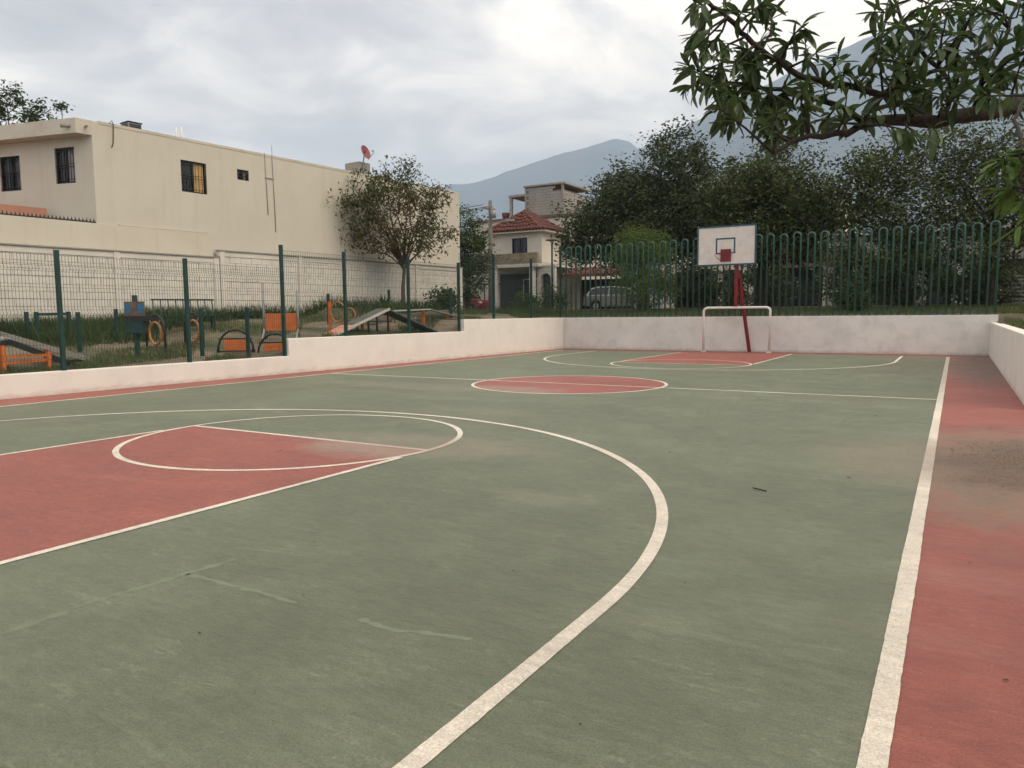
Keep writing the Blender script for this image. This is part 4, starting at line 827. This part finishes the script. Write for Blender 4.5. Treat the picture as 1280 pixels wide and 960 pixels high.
def car(lab, loc, rz, paint, flip=1):
    root = thing('parked_car', lab, 'car', loc, rz)
    prof = [(-2.1,.35),(-2.12,.62),(-2.05,.88),(-1.95,.95),(.95,.95),(1.75,.86),(2.08,.70),(2.12,.42),(2.05,.30),(1.75,.28)]
    for cx_, s_ in ((1.3,1),(-1.3,1)): prof += [(cx_+.36*math.cos(a), .30+.36*math.sin(a)) for a in np.linspace(.1,math.pi-.1,9)]
    prof = prof[:9]+[(1.68,.28)]+[(1.3+.37*math.cos(a), .30+.37*math.sin(a)) for a in np.linspace(0.05,math.pi-.05,9)]+[(-.9,.26)]+[(-1.3+.37*math.cos(a), .30+.37*math.sin(a)) for a in np.linspace(.05,math.pi-.05,9)]+[(-1.7,.3)]
    bevel(lpart('body', MB().extrude([(p[0],-.84,p[1]) for p in prof], (0,1.68,0)), paint, root), .06, 3)
    c0 = [(-2.0,.93),(-1.72,1.38),(-1.35,1.47),(-.2,1.47),(.35,1.38),(1.05,.93)]
    vs = [(p[0],-(.80 if p[1] < 1 else .62),p[1]) for p in c0]+[(p[0],(.80 if p[1] < 1 else .62),p[1]) for p in c0]; n_ = 6
    bevel(lpart('cabin', MB().add(vs, [tuple(range(n_))[::-1],tuple(range(n_,2*n_))]+[(i,(i+1)%n_,n_+(i+1)%n_,n_+i) for i in range(n_)]), paint, root), .04, 2)
    for s_ in (-1,1):
        for q in ([(-1.82,1.0),(-1.62,1.33),(-1.3,1.40),(-.55,1.40),(-.55,1.0)],[(-.47,1.0),(-.47,1.40),(-.2,1.40),(.28,1.33),(.80,1.0)]):
            pts_ = [Vector((p[0], s_*(.80-.18*(p[1]-.93)/.5+.006), p[1])) for p in q]
            lpart('side_window', MB().extrude(pts_, (0,s_*.012,0)), 'glass_dark', root)
    lpart('windscreen', MB().extrude([(.42,-.60,1.36),(.42,.60,1.36),(1.02,.74,.97),(1.02,-.74,.97)], (.02,0,.02)), 'glass_dark', root)
    lpart('rear_window', MB().extrude([(-1.98,-.72,1.0),(-1.98,.72,1.0),(-1.76,.60,1.34),(-1.76,-.60,1.34)], (-.025,0,.01)), 'glass_dark', root)
    for x in (-1.3,1.3):
        for y in (-.76,.76):
            w_ = lpart('wheel', MB().tube([(x,y-.1,.31),(x,y+.1,.31)], .31, 20), 'tyre', root); lpart('rim', MB().tube([(x,y-.11,.31),(x,y+.11,.31)], .19, 14), 'galvanised', w_)
    for y in (-.68,.68):
        lpart('headlight', MB().box(1.98,2.10,y-.15,y+.15,.62,.76), 'lamp_clear', root); lpart('tail_light', MB().box(-2.14,-1.99,y-.14,y+.14,.66,.90), 'lamp_red', root)
    lpart('bumper', MB().box(2.06,2.17,-.74,.74,.34,.50), paint, root); lpart('bumper', MB().box(-2.19,-2.08,-.74,.74,.36,.54), paint, root)
car('silver hatchback parked behind the hoop fence beside the lime shrub', (-10.95,29.2,1.475), 0, 'car_silver')
car('dark red car parked in front of the tiled house', (-22.9,29.6,1.475), 0, 'car_red')

# ------------------------------------------------------------------ trees and plants
def leaf_cloud(name, centres, per, sigma, size, mat, org, parent, aspect=0.5, droop=0.0, kind=None):
    """many small folded leaf faces round clump centres"""
    C = np.asarray(centres); n_ = len(C)*per; base = np.repeat(C, per, 0)
    p = base+np.clip(rng.normal(0, 1, (n_,3)), -1.7, 1.7)*np.repeat(np.asarray(sigma).reshape(-1,1) if np.ndim(sigma) else np.full((len(C),1), sigma), per, 0)*np.array((1,1,.75))
    d = rng.normal(0,1,(n_,3)); d[:,2] = d[:,2]*.6-droop; d /= np.linalg.norm(d,axis=1)[:,None]
    s_ = np.cross(d, rng.normal(0,1,(n_,3))); s_ /= np.linalg.norm(s_,axis=1)[:,None]; nn = np.cross(d,s_)
    l_ = size*(.6+.8*rng.random((n_,1))); w_ = l_*aspect
    V = np.stack([p, p+d*l_*.45+s_*w_*.5+nn*l_*.08, p+d*l_, p+d*l_*.45-s_*w_*.5+nn*l_*.08], 1).reshape(-1,3)
    F = np.arange(n_*4).reshape(-1,4)
    o = link(bpy.data.objects.new(name, np_mesh(name, V, F, mat, org))); o.parent = parent
    if kind: o['kind'] = kind
    return o
def crown_points(blobs, n_):
    w_ = np.array([b[3]*b[4]*b[5] for b in blobs])**.8; w_ /= w_.sum(); out = []
    for b, k in zip(blobs, w_):
        m_ = max(4, int(n_*k)); d = rng.normal(0,1,(m_,3)); d /= np.linalg.norm(d,axis=1)[:,None]
        rr_ = (.35+.65*rng.random((m_,1))**.55)*(1+.09*np.clip(rng.normal(0,1,(m_,1)),-1.5,1.8))
        out.append(np.array(b[:3])+d*rr_*np.array(b[3:6]))
    return np.concatenate(out)
def tree(name, label, base, fork, blobs, mat, clumps, per, size, sigma, bark, tr, group=None, limbs=12, aspect=.5, droop=.2, cat='tree'):
    root = thing(name, label, cat, base, 0, group); base, fork = Vector(base), Vector(fork)
    pts = crown_points(blobs, clumps)
    midp = base.lerp(fork,.5)+Vector((rng.normal(0,.08),rng.normal(0,.08),0))
    tk = part('trunk', MB().tube([base-Vector((0,0,.15)), base+Vector((0,0,.15)), midp, fork], [tr*1.35,tr*1.05,tr*.88,tr*.72], 10), bark, root)
    for k in range(limbs):
        q = Vector(pts[rng.integers(len(pts))]); st = fork.lerp(midp, rng.random()*.35); m1 = st.lerp(q,.35)+Vector((rng.normal(0,.12),rng.normal(0,.12),.25)); m2 = st.lerp(q,.7)+Vector((rng.normal(0,.12),rng.normal(0,.12),.12))
        part('limb', MB().tube([st,m1,m2,q], [tr*.42,tr*.28,tr*.16,tr*.06], 6), bark, tk)
    leaf_cloud('crown', pts, per, np.abs(rng.normal(sigma, sigma*.35, len(pts)))+.05, size, mat, tuple(base), root, aspect, droop, 'stuff')
    return root
tree('broadleaf_tree', 'big dark evergreen tree with a tall ragged top above the silver car', (-6.9,22,1.45), (-7.0,22,4.0),
     [(-7.4,22,5.9,2.6,2.4,2.1),(-5.2,22,8.2,1.5,1.5,1.9),(-7.5,22,7.2,1.5,1.5,1.3),(-9.6,21.8,5.4,1.2,1.6,1.6),(-4.6,22,5.9,1.5,1.8,2.2),(-7,21.5,4.6,3.4,1.8,1.2)], 'dark_leaf', 520, 84, .17, .33, 'bark', .26, 'big trees along the street', 16)
tree('broadleaf_tree', 'dense olive green tree rising behind the backboard', (-.8,20,1.42), (-.8,20,3.6),
     [(-1.0,20,5.4,2.3,2.0,2.0),(-.3,20,6.9,1.5,1.4,1.3),(-2.2,20,6.2,1.1,1.3,1.4),(1.2,20,5.0,1.1,1.6,1.8),(-.6,19.6,4.1,2.6,1.6,.9)], 'olive_leaf', 430, 90, .155, .30, 'bark', .22, 'big trees along the street', 14)
tree('broadleaf_tree', 'loose tree with a bare upright trunk right of the olive tree', (2.75,18.6,1.4), (2.8,18.6,5.2),
     [(3.0,18.4,5.6,1.0,1.3,1.5),(4.4,18.2,5.0,1.6,1.8,1.6),(3.9,18.2,6.5,1.3,1.3,.9),(3.6,18,3.6,1.9,1.4,.9)], 'olive_leaf', 300, 46, .14, .26, 'bark', .12, 'big trees along the street', 12)
tree('broadleaf_tree', 'wide loose tree with sky gaps behind the last hoops of the fence', (7.3,19.2,1.4), (7.2,19.2,3.8),
     [(6.6,18.6,5.2,1.8,2.0,1.8),(8.6,18.8,5.6,1.9,2.0,2.0),(6.4,18.6,7.0,2.0,1.6,.95),(10.2,18.6,5.2,1.6,1.8,2.2),(7.2,18.2,3.5,2.6,1.5,.9)], 'olive_leaf', 330, 72, .14, .30, 'bark', .15, 'big trees along the street', 14)
tree('lime_shrub', 'bright lime green feathery shrub behind the hoop fence', (-5.15,17.5,1.35), (-5.15,17.5,2.1),
     [(-5.2,17.5,3.4,1.25,1.1,1.5),(-5.7,17.5,4.3,.7,.7,.75),(-4.6,17.5,4.1,.7,.7,.7),(-5.1,17.4,2.4,1.4,1.2,.9)], 'lime_leaf', 240, 70, .12, .17, 'bark_grey', .1, None, 12, .22, .1, 'shrub')
tree('leafy_tree', 'slender tree with rusty brown and green leaves beside the block wall', (-12.15,10.15,1.5), (-12.05,10.15,3.3),
     [(-12.5,9.8,5.6,1.2,1.2,1.2),(-13.3,9.0,5.1,.8,.8,.9),(-12.9,9.3,6.2,.8,.8,.7),(-13.0,9.2,4.3,.8,.8,.55),(-11.7,10.5,5.2,1.0,1.0,1.3),(-12.1,10.1,6.7,.8,.8,.6),(-11.2,10.9,4.4,.8,.8,.8),(-11.3,10.8,5.9,.7,.7,.7),(-12.2,10,4.2,1.0,1.0,.6)], 'rusty_leaf', 215, 38, .16, .19, 'bark_grey', .085, None, 22, .30, .8)
tree('leafy_tree', 'green bushy tree between the cream house and the utility pole', (-17.0,21.8,1.45), (-17.0,21.8,3.4),
     [(-17.5,21.8,5.7,1.2,1.2,1.5),(-16.8,21.8,4.6,1.1,1.2,1.2),(-18.2,21.5,4.6,1.2,1.2,1.4),(-16.8,21.6,3.1,.9,1.0,1.0)], 'mid_leaf', 190, 60, .15, .22, 'bark', .16, None, 10)
tree('leafy_tree', 'arching leafy tree above the roof of the cream house', (-30,5.4,1), (-30.3,5.4,7),
     [(-30.8,5.0,10.9,.6,.5,.35),(-30.0,5.3,11.2,.5,.45,.35),(-29.4,5.6,10.6,.45,.45,.6),(-29.0,5.8,9.9,.7,.6,.8),(-30.6,5.1,9.9,.5,.5,1.0),(-32,4.5,10,1.2,1,1)], 'mid_leaf', 95, 55, .15, .14, 'bark_grey', .15, None, 10)
tree('roof_palm', 'tiny tufted plant rising on a thin stem above the roofline', (-28.1,6.4,3), (-28.1,6.4,10.6),
     [(-28.1,6.4,10.7,.17,.17,.22)], 'mid_leaf', 9, 22, .13, .07, 'bark_grey', .02, None, 2)
for (x, y, z_, rx, rz, lab) in ((-14.2,26.5,1.5,.9,.9,'leafy bush in front of the arched porch'),(-16.2,27,1.5,1.0,.7,'low bush beside the street lamp'),(-11.6,11.9,1.5,.6,.5,'small bush behind the dog walk'),(9.6,15,1.2,.9,.55,'low bush beyond the end of the hoop fence'),(3.2,15.2,1.3,.35,.75,'thin weedy bush growing behind the hoop fence')):
    tree('bush', lab, (x,y,gz(x,y)), (x,y,gz(x,y)+.3), [(x,y,gz(x,y)+rz*.9,rx,rx,rz),(x+rx*.5,y,gz(x,y)+rz*.6,rx*.7,rx*.7,rz*.6)], 'mid_leaf', 46, 40, .12, .14, 'bark', .04, 'bushes', 5, .5, .1, 'bush')
for (x, y, rx, rz, lab) in ((-2.5,26,2.2,1.3,'dark hedge mound added as shade under the trees behind the backboard post'),(2.6,25.5,2.4,1.4,'dark hedge mound added as shade in front of the short gate pillar'),(4.6,22.5,1.9,1.5,'dark hedge mound added as shade between the two loose trees'),(-5.3,24.6,2.0,1.35,'dark hedge mound added as shade behind the lime shrub'),(7.0,23.2,1.6,1.2,'dark hedge mound added as shade in front of the tall gate pillar')):
    tree('hedge', lab, (x,y,gz(x,y)), (x,y,gz(x,y)+.4), [(x,y,gz(x,y)+rz*.8,rx,.9,rz)], 'dark_leaf', 110, 60, .13, .16, 'bark', .05, 'hedges', 5, .5, .1, 'hedge')  # dark foliage mounds added to deepen the shade under the trees
# agave
ag = thing('agave_plant', 'spiky dark agave at the foot of the rusty leaved tree', 'agave', P3(-12.55,9.5)); x, y, z = P3(-12.55,9.5)
for k in range(18):
    a = k*2.4; el = R(15+62*(k/18)); d_ = Vector((math.cos(a)*math.cos(el),math.sin(a)*math.cos(el),math.sin(el))); s_ = Vector((-math.sin(a),math.cos(a),0)); n_ = s_.cross(d_); l_ = .62
    o = Vector((x,y,z+.05)); q = [o-s_*.03, o+s_*.03, o+d_*l_*.45+s_*.045, o+d_*l_*.45-s_*.045, o+d_*l_, o+d_*l_*.45-n_*.02, o-n_*.01]
    part('leaf', MB().add(q, [(0,3,5,6),(6,5,2,1),(3,4,5),(5,4,2)]), 'weed_blade', ag)

# grass and weeds
def grass(name, zones, mat, label, hmin, hmax, wid, thr):
    """zones: (x0,x1,y0,y1,count)"""
    Ps = []; 
    for (x0,x1,y0,y1,n_) in zones:
        for _ in range(n_):
            x = rng.uniform(x0,x1); y = rng.uniform(y0,y1)
            if y < 13.25 and x > wallx(y)-.22 and x < 7.4: continue
            if y < 13 and x < wallx(y):
                lx = (x-H0[0])*math.cos(HR)+(y-H0[1])*math.sin(HR)
                if lx < .3: continue
                pn = math.sin(x*1.7+y*.6)+math.sin(y*1.3-x*.4+1.0)+.8*math.sin(2.7*x+1.9*y)
                if pn < thr: continue
            Ps.append((x,y,gz(x,y)))
    P_ = np.array(Ps); n_ = len(P_); h = rng.uniform(hmin,hmax,(n_,1)); a = rng.uniform(0,2*math.pi,n_); s_ = np.stack([np.cos(a),np.sin(a),np.zeros(n_)],1)*wid*(.6+.8*rng.random((n_,1)))
    lean = rng.normal(0,.35,(n_,3))*h; lean[:,2] = h[:,0]
    V = np.stack([P_-s_-np.array((0,0,.02)), P_+s_-np.array((0,0,.02)), P_+lean*.55+s_*.6+np.array((0,0,.0)), P_+lean],1).reshape(-1,3)
    o = link(bpy.data.objects.new(name, np_mesh(name, V, np.array([(4*i+q[0],4*i+q[1],4*i+q[2]) for i in range(n_) for q in ((0,1,2),(0,2,3))]), mat))); o['kind'] = 'stuff'; o['label'] = label; o['category'] = 'grass'
grass('grass', [(-14.5,-7.3,-9,13.2,42000),(-9,-7.3,-8,13,14000),(-24,9,13.26,20,42000),(-24,8,20,24.2,12000),(7.4,12,4,16,9000)], 'grass_blade', 'short patchy grass of the dog park and the strip behind the hoop fence', .05, .17, .008, .15)
def wl(s_, t_): q = loc2w(t_, s_); return q
wz = []
Pw = []
for s_ in np.arange(-3,20,.35):
    k = 800 if s_ < 7.5 else (260 if s_ < 10 else 120)
    q = loc2w(.62 if s_ > 8 else .8, s_); d_ = .25 if s_ > 8 else .5
    wz.append((q[0]-d_,q[0]+d_,q[1]-.25,q[1]+.25,int(k*.55)))
wz += [(-13.2,-11.2,-3.5,-.6,1500),(-13.5,-12.2,-2.5,1.2,1500),(-11.5,-9.6,6.5,9.5,900),(-13,-8,13.3,16,2500)]
grass('weeds', wz, 'weed_blade', 'tall dark weeds along the foot of the block wall', .15, .55, .012, -9)

# ------------------------------------------------------------------ overhanging tree beside the court
def ray(px, py, D): return CAM+(fw+r2*((px-640)/931.7)-u2*((py-480)/931.7))*D
ot = thing('overhanging_tree', 'tree with long glossy leaves reaching over the court from outside', 'tree', (8.9,-8.4,0))
tk = part('trunk', MB().tube([(8.9,-8.4,-.1),(8.88,-8.4,.2),(8.8,-8.45,1.1),(8.6,-8.5,1.9),(8.75,-8.3,2.9),(9.0,-8.0,4.2)], [.2,.16,.14,.125,.10,.05], 12), 'bark', ot)
BR = {}
def branch(key, pts_, r0, r1):
    pts_ = [Vector(p) for p in pts_]; fine = []
    for i in range(len(pts_)-1):
        p0, p1, p2, p3 = pts_[max(i-1,0)], pts_[i], pts_[i+1], pts_[min(i+2,len(pts_)-1)]
        for k in range(4):
            s_ = k/4; fine.append(.5*((2*p1)+(p2-p0)*s_+(2*p0-5*p1+4*p2-p3)*s_*s_+(3*p1-p0-3*p2+p3)*s_**3)+Vector(rng.normal(0,.005,3)))
    fine.append(pts_[-1]); n_ = len(fine)
    part('branch', MB().tube(fine, [r0+(r1-r0)*i/(n_-1) for i in range(n_)], 8), 'bark', tk); BR[key] = fine
branch('main', [(8.6,-8.5,1.9),(7.8,-8.6,2.2),ray(1340,112,3.2),ray(1273,131,3.12),ray(1201,147,3.05),ray(1136,151,3.05),ray(1081,151,3.1)], .055, .019)
branch('low', [ray(1095,151,3.1),ray(1060,165,3.05),ray(998,175,3.0),ray(967,192,2.95)], .018, .007)
branch('up', [ray(1081,151,3.1),ray(1033,127,3.15),ray(960,110,3.2),ray(909,103,3.2)], .014, .006)
branch('diag', [ray(1165,151,3.05),ray(1132,131,3.1),ray(1088,113,3.15),ray(1026,101,3.15),ray(984,84,3.1),ray(943,53,3.1),ray(909,24,3.1),ray(885,3,3.1),ray(868,-18,3.1)], .016, .008)
branch('high', [ray(1175,150,3.05),ray(1190,110,3.2),ray(1150,60,3.3),ray(1130,25,3.35),ray(1112,-12,3.4)], .012, .006)
branch('right', [ray(1220,143,3.06),ray(1230,95,3.2),ray(1255,50,3.2),ray(1270,5,3.3)], .013, .006)
branch('cross', [ray(1081,151,3.1),ray(1115,107,3.3),ray(1184,86,3.3),ray(1236,52,3.4)], .012, .007)
branch('edge', [(8.6,-8.5,1.95),(7.6,-9.4,2.0),ray(1320,120,2.5),ray(1278,180,2.35),ray(1280,235,2.3),ray(1288,300,2.3)], .009, .004)
tips = [(872,12),(900,8),(925,14),(950,8),(880,40),(868,62),(905,60),(915,80),(885,95),(930,95),(900,120),(925,122),(862,108),(945,70),(965,25),(1000,22),(1010,45),(985,48),(1018,62),(975,70),(950,120),(985,112),(1005,128),(940,140),(965,145),(985,160),(1010,150),(955,170),(1035,145),(1030,110),(1050,95),(1062,120),(1045,80),(1075,95),
        (1090,70),(1085,40),(1105,20),(1125,45),(1095,95),(1120,85),(1140,60),(1150,95),(1165,40),(1170,75),(1180,20),(1195,55),(1200,95),(1210,10),(1220,70),(1230,35),(1240,100),(1250,60),(1260,20),(1265,90),(1278,50),(1150,120),(1190,122),(1225,118),(1255,122),(1290,100),(1290,20),(1215,40),(1235,10),(1190,38),(1160,10),(1275,75),(1245,82),(1205,75),(1180,105)]
tips += [(int(rng.uniform(1085,1295)), int(rng.uniform(-8,128))) for _ in range(34)]+[(int(rng.uniform(862,1080)), int(rng.uniform(5,165))) for _ in range(12)]+[(int(rng.uniform(880,1010)), int(rng.uniform(95,172))) for _ in range(16)]+[(int(rng.uniform(862,930)), int(rng.uniform(0,95))) for _ in range(8)]
tips = [q for q in tips if not (1020 < q[0] < 1088 and q[1] < 70)]
down = [(1122,163),(1132,175),(1140,165),(1165,160)]
edge = [(1262,205),(1275,195),(1268,230),(1280,255),(1285,215),(1278,285),(1290,180)]
def leaf_mesh(k):
    bend = (.08,.26,.42,-.12)[k]; wd = (.125,.115,.15,.105)[k]; V = []; F = []
    prof = [(0,.05),(.12,.45),(.3,.86),(.52,1.0),(.74,.88),(.9,.52),(1.0,.05)]
    for (s_, w_) in prof:
        zc_ = -bend*s_*s_; V += [(s_,-w_*wd,zc_+.05*w_),(s_,0,zc_),(s_,w_*wd,zc_+.05*w_)]
    for i in range(len(prof)-1):
        F += [(3*i,3*i+3,3*i+4,3*i+1),(3*i+1,3*i+4,3*i+5,3*i+2)]
    return V, F
LM = {}
for k in range(4):
    V, F = leaf_mesh(k)
    for mt in ('near_leaf','bright_leaf'):
        mb = MB().add(V, F, True); LM[(k,mt)] = mesh_of(mb, (0,0,0), 'leaf', mt)
leaves = []
allp = [p for f_ in BR.values() for p in f_[6 if len(f_) > 20 else 1:]]
for (lst, dd, mt, drop, nl) in ((tips, None, 'near_leaf', .35, 13), (down, 2.9, 'near_leaf', 1.1, 7), (edge, 2.3, 'bright_leaf', .1, 11)):
    for (px, py) in lst:
        q = ray(px+rng.normal(0,4), py+rng.normal(0,4), (dd or 3.15)+rng.normal(0,.16 if dd is None else .05)); an = min(allp, key=lambda p: (p-q).length)
        mdl = an.lerp(q,.5)+Vector(rng.normal(0,.015,3)); part('twig', MB().tube([an,mdl,q], [.006,.0045,.0025], 5), 'bark', tk)
        td = (q-an).normalized() if (q-an).length > .02 else Vector(rng.normal(0,1,3)).normalized()
        for j in range(nl):
            d_ = (td*.65+Vector(rng.normal(0,.62,3))+Vector((0,0,-drop))).normalized(); s_ = (d_.cross(Vector((0,0,1)))+Vector(rng.normal(0,.35,3))); s_ = (s_-d_*s_.dot(d_)).normalized(); n_ = d_.cross(s_)*-1
            st = q.lerp(mdl, rng.random()*1.1 if j > 2 else rng.random()*.12); ln = rng.uniform(.048,.112)*(1.25 if drop > 1 else 1)
            leaves.append((st, d_, s_, n_, ln, mt))
rng.shuffle(leaves) if False else None
order = sorted(range(len(leaves)), key=lambda i: -leaves[i][4]); big = set(order[:298]); rest = {'near_leaf': MB(), 'bright_leaf': MB()}
for i, (st, d_, s_, n_, ln, mt) in enumerate(leaves):
    k = int(rng.integers(4)); mat_ = Matrix((d_*ln, s_*ln, n_*ln)).transposed().to_4x4()
    if i in big:
        o = link(bpy.data.objects.new('leaf', LM[(k,mt)])); o.parent = ot; mat_.translation = st-Vector(ORG[ot.name]); o.matrix_local = mat_
    else:
        V, F = leaf_mesh(k); mat_.translation = st; rest[mt].add([mat_ @ Vector(v_) for v_ in V], F, True)
for mt, mb in rest.items():
    if mb.v: part('foliage', mb, mt, ot, kind='stuff')

# ------------------------------------------------------------------ litter on the court
deb = [(5.08,-7.06,.11),(5.46,-2.3,.07),(5.18,-2.93,.06),(6.49,-9.59,.03),(3.62,-10.76,.025),(3.68,-10.24,.02),(4.38,-9.47,.02),(5.3,-10.6,.02),(2.9,-8.7,.03),(0.6,-7.6,.04),(5.6,-6.3,.04),(4.9,-4.4,.04),(-3.0,-3.1,.05),(2.0,-3.6,.04),(6.0,3.5,.07),(5.3,1.2,.05),(5.2,-9.2,.02),(4.0,-5.9,.04),(5.7,-8.5,.02),(6.4,-8.2,.03),(3.1,-9.6,.02),(6.65,-2.9,.05)]
for q_i, (x, y, s_) in enumerate(deb):
    a = rng.uniform(0,6.28); s_ *= .40; mb = MB()
    if q_i == 0:
        single('twig', MB().bar((5.03,-7.04,.010),(5.14,-7.10,.011),.009,.007), 'debris', 'small dark twig lying alone on the green court', 'twig', (5.08,-7.06,.006)); continue
    k_ = 7; rim_ = [(x+math.cos(a)*math.cos(t2)*s_*rng.uniform(.7,1.15)-math.sin(a)*math.sin(t2)*s_*.5*rng.uniform(.6,1.3), y+math.sin(a)*math.cos(t2)*s_*rng.uniform(.7,1.15)+math.cos(a)*math.sin(t2)*s_*.5*rng.uniform(.6,1.3), .0055+rng.uniform(0,.25)*s_) for t2 in np.linspace(0,2*math.pi,k_,endpoint=False)]
    mb.add(rim_+[(x,y,.0058+s_*.22)], [(i2,(i2+1)%k_,k_) for i2 in range(k_)], True)
    single('fallen_leaf', mb, 'debris', 'tiny dark dry leaf fallen on the court', 'leaf', (x,y,.006), 'dry leaves on the court')
Vc, Fc = [], []
for _ in range(2600):
    x = 6.95+rng.normal(0,.3); y = -5.0+rng.normal(0,.6)
    if x < 6.22 or x > 7.6: continue
    s_ = abs(rng.normal(0,.0025))+.0015; o_ = len(Vc); a = rng.uniform(0,6.28,3)
    Vc += [(x+s_*1.3*math.cos(t2),y+s_*1.3*math.sin(t2),.002) for t2 in (0,1.57,3.14,4.71)]+[(x+s_*.2,y,.002+s_*.9)]
    Fc += [(o_,o_+1,o_+4),(o_+1,o_+2,o_+4),(o_+2,o_+3,o_+4),(o_+3,o_,o_+4)]
o = link(bpy.data.objects.new('soil_crumbs', np_mesh('soil_crumbs', np.array(Vc), np.array(Fc), 'clod'))); o['kind'] = 'stuff'; o['label'] = 'scattered soil crumbs on the dirty red strip beside the low wall'; o['category'] = 'soil'

# ------------------------------------------------------------------ haze
hm_ = bpy.data.materials.new('haze'); hm_.use_nodes = True; ht = hm_.node_tree; ht.nodes.clear()
ho = ht.nodes.new('ShaderNodeOutputMaterial'); pv = ht.nodes.new('ShaderNodeVolumePrincipled'); pv.inputs['Color'].default_value = (0.64, 0.795, 1.0, 1); pv.inputs['Density'].default_value = 0.00028; pv.inputs['Anisotropy'].default_value = 0.2
ht.links.new(pv.outputs[0], ho.inputs['Volume']); MAT['haze'] = hm_
mb = MB().box(-6600,6600,-6600,6600,-90,1120); o = link(bpy.data.objects.new('haze', mesh_of(mb, (0,0,0), 'haze', 'haze'))); o['kind'] = 'stuff'; o['label'] = 'pale blue haze between the court and the mountains'; o['category'] = 'haze'
